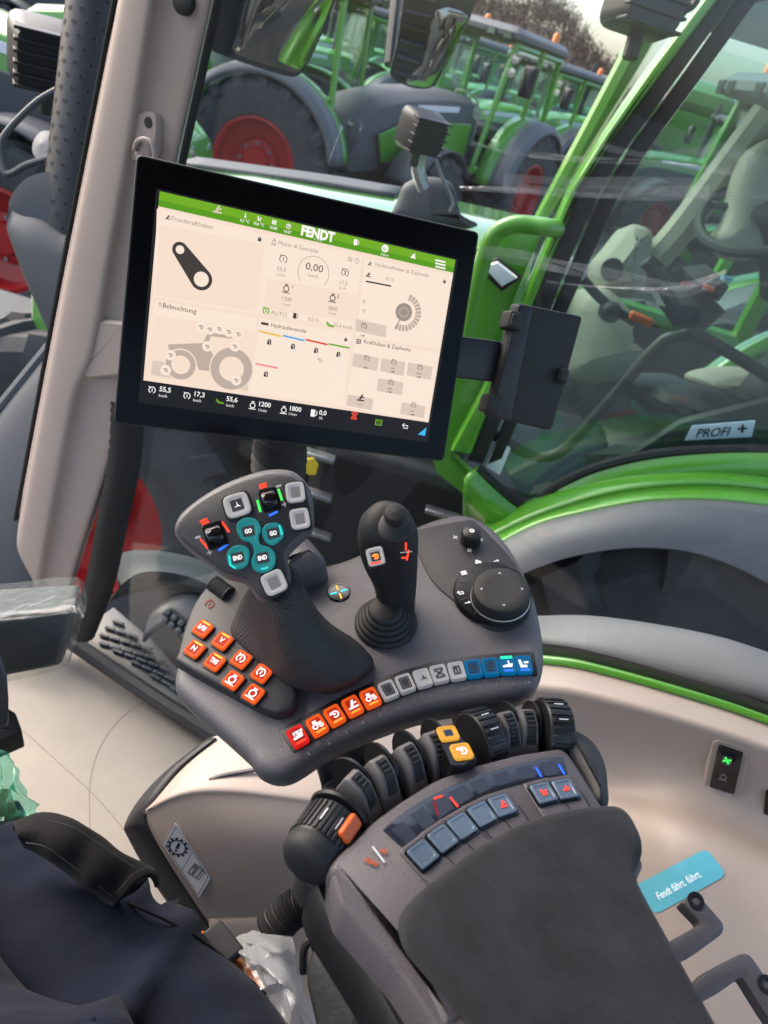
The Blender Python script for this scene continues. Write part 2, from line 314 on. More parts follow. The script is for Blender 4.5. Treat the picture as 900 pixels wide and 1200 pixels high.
# small pictograms, unit square, strokes (list of point lists) and fills
ICON = dict(
 gear=([arc((0, 0), .5, 0, 360)]+[[(.55*cos(a), .55*sin(a)), (.85*cos(a), .85*sin(a))] for a in [k*pi/4 for k in range(8)]], []),
 dial=([arc((0, 0), .72, -60, 240), [(-.75, .75), (-.4, .5)], [(0, -.3), (0, .3)]], []),
 lift=([], [[(-.9, -.7), (.9, -.7), (.9, -.35), (-.9, -.35)], [(-.5, -.3), (.1, -.3), (.5, .9), (.1, .9)], [(.2, .1), (.8, .1), (.8, .4), (.3, .4)]]),
 tractor=([arc((-.45, -.3), .38, 0, 360), arc((.55, -.45), .25, 0, 360)], [[(-.6, .1), (-.6, .8), (.1, .8), (.1, .25), (.8, .25), (.8, -.1), (-.1, -.1)]]),
 box=([[(-.5, -.65), (.5, -.65), (.5, .65), (-.5, .65), (-.5, -.65)]], []),
 tri=([], [[(-.75, -.5), (0, -.1), (0, .8), (.25, -.1), (.8, -.5), (0, -.35)]]),
 loop=([arc((.1, -.05), .55, -130, 150)], [[(-.9, .1), (-.2, .1), (-.5, .7)], [(-.25, -.2), (.25, -.2), (.25, .2), (-.25, .2)]]),
 cross=([[(-.7, -.6), (.7, .6)], [(-.7, .6), (.7, -.6)], [(-.7, .8), (.7, .8)], [(-.7, -.8), (.7, -.8)]], []),
 door=([[(-.5, -.7), (-.5, .7), (.5, .7), (.5, -.7), (-.5, -.7)], [(0, -.7), (0, .7)]], [[(-.5, .1), (0, .1), (0, .7), (-.5, .7)]]),
 blade=([], [[(-.9, -.6), (.7, -.6), (.9, .1), (.4, .1), (.3, .7), (.0, .7), (.1, .0), (-.9, -.2)]]),
 lock=([arc((0, .2), .38, 0, 180)], [[(-.55, -.7), (.55, -.7), (.55, .2), (-.55, .2)]]),
 seat=([], [[(-.7, -.8), (.5, -.8), (.5, -.3), (-.2, -.3), (-.5, .8), (-.9, .8)], [(0, 0), (.8, 0), (.8, .4), (0, .4)]]),
 plus=([[(-.8, 0), (.8, 0)], [(0, -.8), (0, .8)]], []), minus=([[(-.8, 0), (.8, 0)]], []),
 up=([[(-.6, -.4), (0, .5), (.6, -.4)]], []), back=([[(-.8, .3), (.7, .3), (.7, -.5), (-.5, -.5)], [(-.4, .8), (-.9, .3), (-.4, -.2)]], []),
 grid=([[(-.8, y), (.8, y)] for y in (-.6, 0, .6)]+[[(x, -.7), (x, .7)] for x in (-.6, 0, .6)], []),
 clock=([arc((0, 0), .8, 0, 360), [(0, .5), (0, 0), (.3, 0)]], []), pump=([[(.5, -.6), (.9, -.2), (.8, .6)]], [[(-.7, -.9), (.4, -.9), (.4, .9), (-.7, .9)]]),
 engine=([arc((0, -.1), .6, 0, 360), [(-.3, .8), (.3, .8)], [(0, .5), (0, .8)], [(-.8, -.95), (.8, -.95)]], []),
 field=([[(-.9, .3), (-.2, -.3), (.9, -.4)], [(-.9, -.1), (-.2, -.6), (.9, -.6)]], []), fan=([arc((0, 0), .15, 0, 360, 6)]+[[(0, 0), (.8*cos(a), .8*sin(a)), (.6*cos(a+.5), .6*sin(a+.5))] for a in [k*pi/2+.4 for k in range(4)]], []),
 thermo=([[(0, -.2), (0, .9)]], [arc((0, -.5), .4, 0, 360, 8)]), bell=([], [[(-.8, -.6), (.8, -.6), (.4, -.1), (.4, .7), (-.1, .4)]]),
 arrowr=([[(-.8, 0), (.7, 0)]], [[(.3, .5), (.9, 0), (.3, -.5)]]),
)
def icon(mb, fr, name, c, s, ang=0, h=0, mi=0, wd=.2):
    st, fl = ICON[name]; ca, sa = cos(ang), sin(ang)
    T = lambda p: (c[0]+(p[0]*ca-p[1]*sa)*s, c[1]+(p[0]*sa+p[1]*ca)*s)
    for q in st: mb.stroke(fr, [T(p) for p in q], wd*s, h, mi)
    for i, q in enumerate(fl): mb.poly([fr.loc(*T(p), h+3e-6*(i+1)) for p in ccw(q)], mi)
def key(parent, fr, u, v, wx, hy, ang, h0, ht, face, edge, ic=None, icm='white', led=None, ledpos=-1, inner=None, name='button', txt=None, ics=.33, rad=.25, under='black', label=None, house=True):
    """a keycap: dark housing, glowing rim, inner face, led bar, then the pictogram as its own mesh"""
    c = fr.uv(u, v, h0+ht); mb = MB(); ca, sa = cos(ang), sin(ang)
    if house: mb.slab(fr, rnd(rect2(*c, wx*1.16, hy*1.16, ang), wx*rad, 3), h0-.002, h0+ht*.35, .0003, 0)
    mb.shell(fr, rnd(rect2(*c, wx, hy, ang), wx*rad, 3), [(0, 1, h0), (0, 1, h0+ht*.8), (0, .94, h0+ht), (0, .72, h0+ht), (0, .66, h0+ht-.0004)], 1, 2)
    if led:
        for sgn in ([ledpos] if not isinstance(ledpos, tuple) else ledpos):
            q = (c[0]-sa*hy*.36*sgn, c[1]+ca*hy*.36*sgn); mb.flat(fr, rect2(*q, wx*.58, hy*.10, ang), h0+ht+.00012, 3)
    ob = build(mb, name, [under, edge, face]+([led] if led else []), parent, label=label, ang=20)
    if ic or txt:
        mb = MB()
        if txt: text(mb, fr, txt, c, hy*ics*1.3, ang, h0+ht+.0002, 0, bold=.03, wid=wx*.55 if len(txt) > 1 else None)
        else: icon(mb, fr, ic, c, wx*ics, ang, h0+ht+.0002, 0, wd=.26)
        build(mb, 'pictogram', icm, ob)
    return ob
def px_ang(fr, a, b):
    A, B = fr.uv(*a), fr.uv(*b); return atan2(B[1]-A[1], B[0]-A[0])
def disc(fr, c, r, n=24): return [(c[0]+r*cos(2*pi*k/n), c[1]+r*sin(2*pi*k/n)) for k in range(n)]
#SECTION-SETTING
# ================================================================== the yard outside
mb = MB(); mb.box((0, 0, -.05), (600, 0, 0), (0, 600, 0), (0, 0, .05))
ground_m = mat('yard_gravel', (.075, .073, .07), .85, bump=1, bscale=40, var=.35, vscale=3)
build(mb, 'ground', ground_m, kind='structure')
# wooded hill: a ridge of bare winter trees, thousands of small twig faces over a rounded slope
hm = mat('bare_woods', (.075, .048, .042), .95, var=.45, vscale=.12)
def hill_z(x, y):
    t = max(0, min(1, (y-84)/55)); prof = 9.5 if x < 4 else max(.8, 9.5-(x-4)*.52)
    return -1.0 if t <= 0 else prof*sin(t*pi*.5)*(1+.10*sin(x*.23+1)+.05*sin(x*.61))
mb = MB(); mb.sheet([[V((-150+i*12, 82+j*9, hill_z(-150+i*12, 82+j*9))) for i in range(26)] for j in range(8)], 3, 3)
build(mb, 'hill', hm, kind='structure')
mb = MB(); rr = random.Random(3)
for i in range(15000):
    x = rr.uniform(-100, 110); y = rr.uniform(95, 146)
    z = hill_z(x, y)
    H = rr.uniform(1.6, 3.8)*(.5 if x > 22 else 1); a = rr.uniform(0, pi); s_ = rr.uniform(.4, .9)
    b = V((x, y, z-.4)); t = b+V((rr.uniform(-.6, .6), 0, H))
    dx = V((cos(a), sin(a), 0))*s_
    mb.poly([b-dx*.08, b+dx*.08, t])
    for k in range(6):
        q = b.lerp(t, rr.uniform(.35, 1)); e = V((rr.uniform(-1, 1), rr.uniform(-1, 1), rr.uniform(.1, 1)))*rr.uniform(.3, .8)
        mb.poly([q, q+e*.6+V((.05, 0, .05)), q+e, q+e*.5-V((.06, 0, 0))])
build(mb, 'woods', hm, kind='stuff', label='bare brown winter wood covering the hill behind the tractors')

# ------------------------------------------------------------------ wheels
def wheel(parent, c, r, wd, rim, side=-1, n=20, lod=0, rimmat='rimred'):
    """tyre with slanted lugs, axis along Y; the dished rim faces side*Y"""
    c = V(c); mb = MB(); h = wd/2
    mb.lathe(c, (0, 1, 0), [(rim, -h*.72), (rim+.03, -h*.86), ((rim+r)/2, -h), (r*.90, -h*.97), (r*.955, -h*.80), (r*.965, 0), (r*.955, h*.80), (r*.90, h*.97), ((rim+r)/2, h), (rim+.03, h*.86), (rim, h*.72)], 40 if lod else 56, cap0=False, cap1=False)
    for k in range(n):
        for s in (-1, 1):
            t0 = 2*pi*(k+(0.5 if s > 0 else 0))/n; L = []
            for (yy, dt, hw, ro, ri) in ((.02, 0, .16, 1.0, .95), (.5, .42, .17, 1.0, .95), (.93, .80, .22, .985, .93), (1.03, .86, .24, .90, .84)):
                th = t0+dt*2*pi/n*1.15; w_ = hw*2*pi/n; y = s*yy*h
                f_ = lambda a, q: c+V((cos(a)*r*q, y, sin(a)*r*q))
                L.append([f_(th-w_, ri), f_(th-w_*.7, ro), f_(th+w_*.7, ro), f_(th+w_, ri)])
            mb.rings(L, 0)
    ty = build(mb, 'wheel', 'tyre', parent, ang=30)
    mb = MB(); s = side
    mb.lathe(c, (0, s, 0), [(rim*1.02, h*.70), (rim*1.05, h*.80), (rim*.97, h*.82), (rim*.93, h*.72), (rim*.90, h*.25), (rim*.55, h*.10), (rim*.50, h*.30), (rim*.34, h*.34), (rim*.30, h*.48), (0.01, h*.50)], 40, cap0=False)
    mb.lathe(c, (0, -s, 0), [(rim*1.02, h*.70), (rim*.93, h*.6), (rim*.8, -h*.1), (.01, -h*.12)], 32, cap0=False)
    for k in range(8):
        a = 2*pi*k/8; q = c+V((cos(a)*rim*.42, s*h*.33, sin(a)*rim*.42)); mb.lathe(q, (0, s, 0), [(rim*.045, 0), (rim*.045, h*.09)], 6, 1)
    build(mb, 'rim', [rimmat, 'steel'], ty)
    return ty
# ------------------------------------------------------------------ the tractors parked behind: one kind, built with parts, then copied
def prism_xz(mb, pts, y0, y1, mi=0, ins=0.0):
    n = len(pts); cx = sum(p[0] for p in pts)/n; cz = sum(p[1] for p in pts)/n
    r = lambda y, k: [V((cx+(x-cx)*k, y, cz+(z-cz)*k)) for x, z in pts]
    if ins: mb.rings([r(y0, 1-ins), r(y0+.04, 1), r(y1-.04, 1), r(y1, 1-ins)], mi)
    else: mb.rings([r(y0, 1), r(y1, 1)], mi)
def tractor(name, label, group, hoodm='green', rimm='rimred', hood_side='grayd'):
    t = thing(name, (0, 0, 0), label, 'tractor', group)
    mb = MB()   # bonnet: +x is forward
    cs = []
    for x, zt, zb, hw in ((.95, 2.10, 1.25, .46), (1.8, 2.08, 1.20, .47), (2.8, 1.98, 1.12, .47), (3.45, 1.84, 1.05, .44), (3.75, 1.62, 1.0, .37), (3.82, 1.35, 1.0, .33)):
        cs.append([V((x, -hw, zb)), V((x, -hw*1.02, zb+(zt-zb)*.62)), V((x, -hw*.86, zt-.07)), V((x, -hw*.45, zt)), V((x, hw*.45, zt)), V((x, hw*.86, zt-.07)), V((x, hw*1.02, zb+(zt-zb)*.62)), V((x, hw, zb))])
    mb.rings(cs, 0); build(mb, 'bonnet', hoodm, t, ang=30, bevel=.02)
    for s in (-1, 1):
        mb = MB(); y = s*.485; prism_xz(mb, [(1.15, 1.32), (3.35, 1.18), (3.55, 1.5), (2.9, 1.72), (1.2, 1.78)], min(y, y+s*.03), max(y, y+s*.03)); build(mb, 'side_grille', hood_side, t, bevel=.01)
        mb = MB(); fh = Fr((3.70, s*.24, 1.50), (1, s*.35, .12), (0, 1, 0)); mb.slab(fh, rnd(rect2(0, 0, .20, .16, .15*s), .05), -.02, .05, .01, 0); mb.lathe(fh.loc(-.04, 0, .05), fh.N, [(.045, 0), (.05, .012), (.0, .014)], 12, 1); mb.lathe(fh.loc(.05, 0, .05), fh.N, [(.04, 0), (.042, .012), (.0, .014)], 12, 1)
        build(mb, 'headlight', ['lens', 'chrome'], t)
    mb = MB(); prism_xz(mb, [(3.70, 1.02), (3.87, 1.02), (3.87, 1.36), (3.74, 1.45)], -.22, .22); build(mb, 'front_grille', 'intdark', t, bevel=.015)
    mb = MB(); mb.box((1.5, 0, .95), (2.3, 0, 0), (0, .30, 0), (0, 0, .32)); mb.box((3.85, 0, .75), (.18, 0, 0), (0, .32, 0), (0, 0, .22)); mb.box((0.2, 0, 1.2), (.75, 0, 0), (0, .5, 0), (0, 0, .3)); build(mb, 'chassis', 'intdark', t, bevel=.04)
    mb = MB()
    for s in (-1, 1):
        y = s*.78
        for a, b in (((1.15, y*.86, 1.15), (.92, y*.92, 2.92)), ((.15, y, 1.5), (.12, y, 2.92)), ((-.72, y, 1.75), (-.62, y*.96, 2.92)), ((1.15, y*.86, 1.2), (.2, y, 1.25)), ((.2, y, 1.25), (-.72, y, 1.85)), ((.95, y*.9, 2.88), (-.65, y, 2.88))):
            mb.tube([a, b], .045, 6, sub=1)
    build(mb, 'cab_frame', 'green', t)
    mb = MB()
    for s in (-1, 1):
        y = s*.765; mb.poly([(1.12, y*.88, 1.25), (.92, y*.92, 2.85), (-.62, y*.97, 2.85), (-.72, y, 1.85), (.2, y, 1.28)])
    mb.poly([(1.14, -.66, 1.9), (1.14, .66, 1.9), (.95, .70, 2.86), (.95, -.70, 2.86)]); mb.poly([(-.71, -.72, 2.0), (-.71, .72, 2.0), (-.64, .72, 2.86), (-.64, -.72, 2.86)])
    build(mb, 'cab_glass', 'glassT', t)
    mb = MB(); fr = Fr((.12, 0, 2.92), (0, 0, 1), (1, 0, 0)); mb.shell(fr, rnd(rect2(0, 0, 1.95, 1.66), .2), [(.06, 1, 0), (0, 1, .04), (0, 1, .10), (.08, 1, .17), (.3, 1, .19)]); rf = build(mb, 'roof', 'grayp', t)
    for s in (-1, 1):
        for xx in (1.08, -.84):
            for k in (.35, .62):
                mb = MB(); d = 1 if xx > 0 else -1; f2 = Fr((xx, s*k, 2.97), (d, 0, -.1), (0, 1, 0)); mb.slab(f2, rnd(rect2(0, 0, .16, .10), .02), -.06, .03, .008, 0); mb.flat(f2, rect2(0, 0, .12, .07), .032, 1)
                build(mb, 'work_light', ['black', 'chrome'], t)
        mb = MB(); mb.tube([(1.0, s*.72, 2.75), (1.12, s*1.0, 2.78), (1.12, s*1.12, 2.7)], .016, 6); f2 = Fr((1.12, s*1.14, 2.5), (-1, 0, 0), (0, 1, 0)); mb.shell(f2, rnd(rect2(0, 0, .21, .40), .05), [(0, 1, .01), (0, 1, -.03), (.02, 1, -.07), (.06, 1, -.09)], 0); mb.flat(f2, rnd(rect2(0, 0, .17, .35), .03), .012, 1)
        build(mb, 'mirror', ['black', 'mirrorglass'], t)
        mb = MB(); rows = [[], [], [], []]
        for k in range(13):
            a = radians(5+k*13.5); rr_ = 1.08
            for j, (yy, q) in enumerate(((s*.72, rr_), (s*.98, rr_), (s*1.22, rr_-.02), (s*1.27, rr_-.12))): rows[j].append(V((cos(a)*q, yy, .95+sin(a)*q)))
        mb.sheet(rows[:2], 2, 1, 0); mb2 = MB(); mb2.sheet(rows[1:], 2, 2, 0)
        build(mb, 'rear_fender', 'green', t, solid=.03); build(mb2, 'fender_flare', 'grayp', t, solid=.03)
        wheel(t, (0, s*.98, .95), .95, .56, .50, s, 18, 1, rimm)
        wheel(t, (2.75, s*.92, .72), .72, .46, .36, s, 16, 1, rimm)
        mb = MB(); rows = [[], []]
        for k in range(9):
            a = radians(25+k*15); [rows[j].append(V((2.75+cos(a)*.80, s*yy, .72+sin(a)*.80))) for j, yy in enumerate((.68, 1.16))]
        mb.sheet(rows, 2, 1); build(mb, 'front_fender', 'grayd', t, solid=.02)
    for s in (-1, 1):   # orange beacon, red marker, bright decal strip, chrome lamp pods on the pillars
        mb = MB(); mb.lathe((-.55, s*.62, 3.08), (0, 0, 1), [(.06, 0), (.055, .12), (.03, .15), (0, .155)], 12); build(mb, 'beacon', 'amber', t)
        mb = MB(); mb.box((2.2, s*.488, 1.90), (.55, 0, -.035), (0, .004, 0), (0, 0, .035)); build(mb, 'decal', 'sticker', t)
        for zz in (2.55, 2.72): mb = MB(); mb.lathe((1.02, s*.80, zz), (1, s*.3, 0), [(.03, -.06), (.055, -.03), (.06, .02), (0, .022)], 12); build(mb, 'pillar_lamp', 'chrome', t)
    mb = MB()
    for k in range(7): mb.box((3.88, -.27+k*.09, .72), (.10, 0, 0), (0, .034, 0), (0, 0, .22))
    build(mb, 'front_weights', 'intdark', t, bevel=.01)
    mb = MB(); mb.tube([(1.05, -.60, 1.7), (1.02, -.62, 3.15)], .075, 12, sub=1); mb.tube([(1.02, -.62, 3.1), (1.0, -.64, 3.3)], .045, 10, sub=1); build(mb, 'exhaust', 'intdark', t)
    mb = MB(); mb.shell(Fr((-.1, 0, 1.6), (0, 0, 1), (1, 0, 0)), rnd(rect2(0, 0, .5, .52), .1), [(0, 1, 0), (0, 1, .12), (.06, 1, .16)]); mb.shell(Fr((-.38, 0, 1.72), (-1, 0, .15), (0, 1, 0)), rnd(rect2(0, .3, .46, .66), .12), [(0, 1, -.05), (0, 1, .04), (.05, 1, .08)]); build(mb, 'driver_seat', 'intdark', t)
    mb = MB(); mb.tube([(.95, 0, 1.4), (.62, 0, 2.02)], .05, 8, sub=1); fr = Fr((.60, 0, 2.05), (-.5, 0, .86), (0, 1, 0)); mb.tube([fr.loc(*p, 0) for p in arc((0, 0), .2, 0, 360, 20)], .016, 6, sub=1); mb.shell(Fr((.98, 0, 1.5), (0, 0, 1), (1, 0, 0)), rnd(rect2(0, 0, .3, .9), .1), [(0, 1, 0), (0, 1, .45), (.08, 1, .55)]); build(mb, 'dashboard', 'intbeige', t)
    return t
def copy_tree(o, parent=None):
    c = o.copy(); COL.objects.link(c); c.parent = parent
    for ch in list(o.children): copy_tree(ch, c)
    return c
G = 'tractors parked in the rows behind'
proto = tractor('parked_tractor', 'x', G)
spots = [  # x, y, heading (deg), label
 (-.4, 14.5, 245, 'half turned green tractor with grey bonnet and headlamps'),
 (-2.75, 11.2, 178, 'green tractor side on, big red-rimmed tyre and grey fender beside the beige pillar'),
 (.9, 20.0, 232, 'green tractor directly behind the half turned one, below the woods'),
 (-2.9, 20.0, 215, 'green tractor in the far row, seen between the two dark mirrors'),
 (6.0, 21.5, 205, 'distant green tractor at the end of the row beside the wooded hill'),
 (-6.2, 16.0, 180, 'green tractor in the far row behind the beige cab pillar'),
 (-6.0, 6.4, 1, 'green tractor left of the perforated pipe, red rim and worn tyre showing'),
 (2.4, 6.5, 2, 'green tractor seen through the tinted glass of the neighbouring cab'),
 (-10.5, 12.5, 180, 'green tractor far left behind the square work lamp'),
 (7.6, 13.2, 196, 'green tractor behind the neighbouring cab roof'),
]
for i, (x, y, a, lb) in enumerate(spots):
    o = proto if i == 0 else copy_tree(proto)
    o.location = (x, y, 0); o.rotation_euler = (0, 0, radians(a)); o['label'] = lb; o.scale = [1.04 if i == 0 else 1]*3
far = []
for j, (yy, n, x0) in enumerate(((25.5, 6, -9), (31.0, 6, -7.5), (37.0, 6, -6), (44.0, 5, -4))):
    for k in range(n):
        o = copy_tree(proto); o.location = (x0+k*4.1+.6*sin(j*3+k*2), yy+.8*sin(k*1.7+j), 0); o.rotation_euler = (0, 0, radians(222+8*sin(k+j*2))); o['label'] = 'green tractor in the crowded far rows below the woods'; o['group'] = 'tractors in the far rows'
# grey-topped bonnet of the half-turned tractor
for c in proto.children:
    if c.name.startswith('bonnet'): c.data = c.data.copy(); c.data.materials[0] = K['grayd']
    if c.name.startswith('side_grille'): c.data = c.data.copy(); c.data.materials[0] = K['green']
# harvester far behind
t = thing('forage_harvester', (5.3, 27, 0), 'green harvester with rounded pale tank before the wooded hill', 'harvester')
mb = MB(); fr = Fr((5.1, 27, 3.0), (0, 0, 1), (1, -.25, 0)); mb.shell(fr, rnd(rect2(0, 0, 2.6, 2.2), .5), [(.3, 1, 0), (0, 1, .25), (0, 1, .55), (.3, 1, .8), (.7, 1, .85)]); build(mb, 'tank', 'greenpale', t)
mb = MB(); mb.box((5.1, 27, 2.0), (1.6, -.4, 0), (.25, 1, 0), (0, 0, 1.0)); mb.tube([(4.2, 26, 1.8), (3.6, 25, 2.9), (3.0, 24.4, 2.4)], .12, 8); build(mb, 'body', 'green', t, bevel=.1)
for x in (4.1, 6.3):
    wheel(t, (x, 26.0, .9), .9, .5, .5, -1, 16, 1)
mb = MB(); mb.box((5.1, 27, 1.1), (1.3, 0, 0), (0, 1.0, 0), (0, 0, .25)); build(mb, 'chassis', 'intdark', t)
# ================================================================== the neighbouring tractor (parked close on the right)
NB = thing('neighbour_tractor', (1.2, 2.9, 0), 'big green tractor parked right beside us, glazed door with black rail and arched grey fender', 'tractor')
def yf(y, tilt=0): return Fr((0, y, 2.2), (0, -1, tilt), (1, 0, 0))
F195 = yf(1.95)
def panel(name, m, frame, px, h0, h1, e=.004, parent=NB, r=0, **k):
    mb = MB(); q = frame.pts(px, h1); q = rnd(q, r) if r else ccw(q); mb.slab(frame, q, h0, h1, e); return build(mb, name, m, parent, **k)
# A pillar and door surround
pil_out = [(835, -14), (764, 80), (708, 160), (668, 224), (632, 308), (606, 372), (560, 470), (528, 530)]
pil_in = [(853, -14), (781, 80), (721, 160), (681, 224), (645, 308), (624, 360), (588, 440), (552, 534)]
panel('cab_pillar', 'green', F195, pil_out+pil_in[::-1], -.07, .02, .012)
panel('door_seal', 'seal', F195, [(853, -14), (781, 80), (721, 160), (681, 224), (645, 308), (624, 360), (588, 440), (548, 540)]+[(870, -14), (798, 86), (738, 168), (700, 230), (664, 314), (643, 368), (606, 448), (566, 544)][::-1], -.05, .006, .003)
panel('door_frame', 'seal', F195, [(874, -14), (803, 86), (743, 168), (705, 230), (668, 316), (646, 370), (610, 450), (571, 545)]+[(897, -14), (826, 86), (762, 172), (722, 236), (684, 322), (660, 376), (622, 460), (588, 538)][::-1], -.04, -.012, .003)
# green body between grab handle and pillar
panel('front_body_panel', 'green', yf(2.0), [(640, 262), (612, 330), (566, 449), (530, 536), (604, 606), (590, 618), (512, 556), (500, 520), (520, 420), (556, 292), (600, 262)], -.04, 0, .01)
mb = MB(); mb.tube([PY(*q, 1.86) for q in [(548, 392), (560, 330), (576, 280), (598, 264), (624, 264), (650, 268)]]+[PY(652, 268, 1.95)], .020, 12); build(mb, 'grab_handle', 'green', NB)
mb = MB(); mb.slab(yf(1.93), yf(1.93).pts([(566, 313), (583, 308), (606, 326), (588, 336)]), -.02, 0, .003); build(mb, 'marker_lamp', 'sticker', NB)
mb = MB(); mb.slab(yf(1.955), yf(1.955).pts([(560, 316), (583, 302), (612, 326), (588, 342)]), -.02, 0, .004); build(mb, 'lamp_housing', 'black', NB)
# fender: green inner arch, crease, grey flare with turned lip
top_g = [(520, 660), (560, 640), (592, 622), (632, 604), (690, 585), (749, 573), (824, 568), (900, 574), (980, 590), (1080, 625)]
mid_g = [(520, 690), (560, 655), (592, 634), (632, 614), (673, 603), (749, 588), (824, 585), (900, 592), (980, 610), (1080, 648)]
low_g = [(540, 740), (575, 706), (600, 682), (617, 669), (673, 650), (749, 640), (824, 649), (900, 682), (970, 730), (1060, 800)]
def yrow(px, y): return [PY(u, v, y) for u, v in px]
def lift(row, dy, dz): return [p+V((0, dy, dz)) for p in row]
mb = MB(); a = yrow(top_g, 1.84); b = yrow(mid_g, 1.72); mb.sheet([lift(a, .09, .004), lift(a, .05, .006), a], 4, 2); mb.sheet([lift(a, -.002, -.006), b], 4, 2); build(mb, 'fender', 'green', NB, solid=.012)
c_ = yrow(low_g, 1.64); mb = MB(); mb.sheet([lift(b, 0, -.004), [x.lerp(y, .5)+V((0, -.012, .006)) for x, y in zip(b, c_)], c_], 4, 3)
mb.sheet([c_, lift(c_, .015, -.012), lift(c_, .06, -.014), lift(c_, .30, .03)], 4, 1); build(mb, 'fender_flare', 'grayp', NB, solid=.008)
# green frame under the glass and the rubber seal
sl = [(560, 548), (585, 572), (609, 591), (626, 591), (658, 566), (711, 544), (787, 530), (900, 527), (1000, 540)]
mb = MB(); mb.tube([PY(u, v, 1.93) for u, v in sl], .014, 8, sub=5); build(mb, 'window_seal', 'seal', NB)
gb = [(545, 560), (575, 590), (606, 612), (630, 610), (660, 590), (711, 571), (787, 552), (900, 545), (1000, 560)]
mb = MB(); mb.sheet([[PY(u, v-2, 1.945) for u, v in sl], [PY(u, v, 1.90) for u, v in gb], [PY(u, v+22, 1.93) for u, v in gb], [PY(u, v+48, 2.1) for u, v in gb]], 4, 3); build(mb, 'door_sill', 'green', NB, solid=.02)
# cab glass (door) and the rest of the cab shell
dz = [(897, -14), (826, 86), (762, 172), (722, 236), (684, 322), (660, 376), (622, 460), (588, 538), (609, 585), (626, 585), (658, 560), (711, 538), (787, 524), (900, 520), (1100, 545), (1180, 300), (1180, -14)]
mb = MB(); mb.slab(F195, F195.pts(dz, -.03), -.034, -.03); build(mb, 'door_glass', 'glassHazed', NB)  # pale diffuse haze mixed into the glass stands in for bright reflections
mb = MB(); z0 = 1.33
mb.box((1.2, 2.85, 3.02), (.95, 0, 0), (0, .72, 0), (0, 0, .06)); build(mb, 'roof', 'grayp', NB, bevel=.05, seg=3)
mb = MB(); mb.box((1.15, 2.8, 1.28), (.98, 0, 0), (0, .80, 0), (0, 0, .05)); build(mb, 'cab_floor', 'intbeige', NB)
mb = MB()
for a_, b_ in (((.15, 3.6, 1.3), (.42, 3.55, 2.95)), ((1.3, 3.62, 1.3), (1.3, 3.58, 2.95)), ((2.1, 3.6, 1.3), (2.05, 3.55, 2.95)), ((2.1, 2.0, 1.9), (2.05, 2.0, 2.95)), ((.15, 3.6, 1.9), (2.1, 3.6, 1.9))): mb.tube([a_, b_], .045, 8, sub=1)
build(mb, 'far_frame', 'green', NB)
mb = MB(); mb.poly([(.2, 3.6, 1.4), (.42, 3.55, 2.92), (2.05, 3.55, 2.92), (2.1, 3.6, 1.9)]); build(mb, 'far_glass', 'glassT', NB)
mb = MB(); mb.poly([(.22, 2.1, 1.9), (.42, 2.1, 2.9), (.42, 3.5, 2.9), (.22, 3.5, 1.9)]); build(mb, 'windscreen', 'glassT', NB)
# interior of the neighbouring cab
def blob(name, m, y, px, dep, e=.05, parent=NB, r=.03, hr=None, **k):
    fr = yf(y, .25); mb = MB(); q = smooth2(ccw(fr.pts(px)), 3); mb.shell(fr, q, [(0, 1, -dep), (0, 1, -e), (e*.35, 1, -e*.35), (e, .97, 0), (e, .7, e*.15)]); return build(mb, name, m, parent, **k)
blob('dashboard', 'intbeige', 2.45, y1(350, 480, 390, 350, 470, 330, 560, 430, 600, 500, 560, 560, 480, 590, 380, 600, 330, 560), .35, .06)
db = blob('instrument_column', 'intbeige', 2.6, y1(430, 330, 432, 260, 470, 210, 520, 150, 560, 150, 590, 175, 580, 240, 560, 330, 500, 350, 450, 345), .2, .05)
for c in ((466, 275),):
    mb = MB(); f2 = yf(2.53, .25); q = f2.uv(*y1(*c)[0]); mb.lathe(f2.loc(*q, .0), f2.N, [(.035, 0), (.035, .012), (.028, .012), (.026, .004), (0, .004)], 16); build(mb, 'air_vent', 'intdark', db)
mb = MB(); f2 = yf(2.38, .25)
q = f2.uv(*y1(560, 455)[0]); mb.lathe(f2.loc(*q, 0), f2.N, [(.05, 0), (.05, .012), (.04, .012), (.038, .004), (0, .004)], 16, sx=.7)
for k in range(5): mb.box(f2.loc(q[0], q[1]-.03+k*.015, .008), f2.X*.03, f2.Y*.003, f2.N*.004)
build(mb, 'side_vent', 'intdark', NB)
mb = MB(); mb.tube([PY(*q, 2.75) for q in y1(590, 240, 660, 160, 780, 0, 900, -160)], .05, 8); build(mb, 'inner_pillar', 'intbeige', NB)
blob('inner_pillar_cover', 'intbeige', 2.5, y1(760, 190, 800, 130, 830, 0, 900, -90, 1100, -90, 1100, 120, 940, 180, 880, 240, 800, 240), .1, .03)
# steering wheel, levers, orange switch
wf = Fr(PY(905, 245, 2.55), (-.55, -.35, .75), (1, 0, 0)); mb = MB(); mb.tube([wf.loc(*p, 0) for p in arc((0, 0), .20, 0, 360, 28)], .017, 8, sub=1)
for a in (30, 150, 270): mb.tube([wf.loc(0, 0, -.02), wf.loc(.19*cos(radians(a)), .19*sin(radians(a)), 0)], .012, 6, sub=1)
mb.lathe(wf.loc(0, 0, -.3), wf.N, [(.05, 0), (.04, .26), (.06, .29), (.05, .31), (0, .31)], 14); build(mb, 'steering_wheel', 'intdark', NB)
mb = MB(); mb.tube([PY(*q, 2.3) for q in y1(385, 300, 430, 350, 480, 390, 530, 420)], .014, 8); mb.lathe(PY(*y1(462, 392)[0], 2.28), (0, -1, .2), [(.03, -.03), (.03, .02), (.02, .03), (0, .03)], 14); build(mb, 'door_strut', 'intdark', NB)
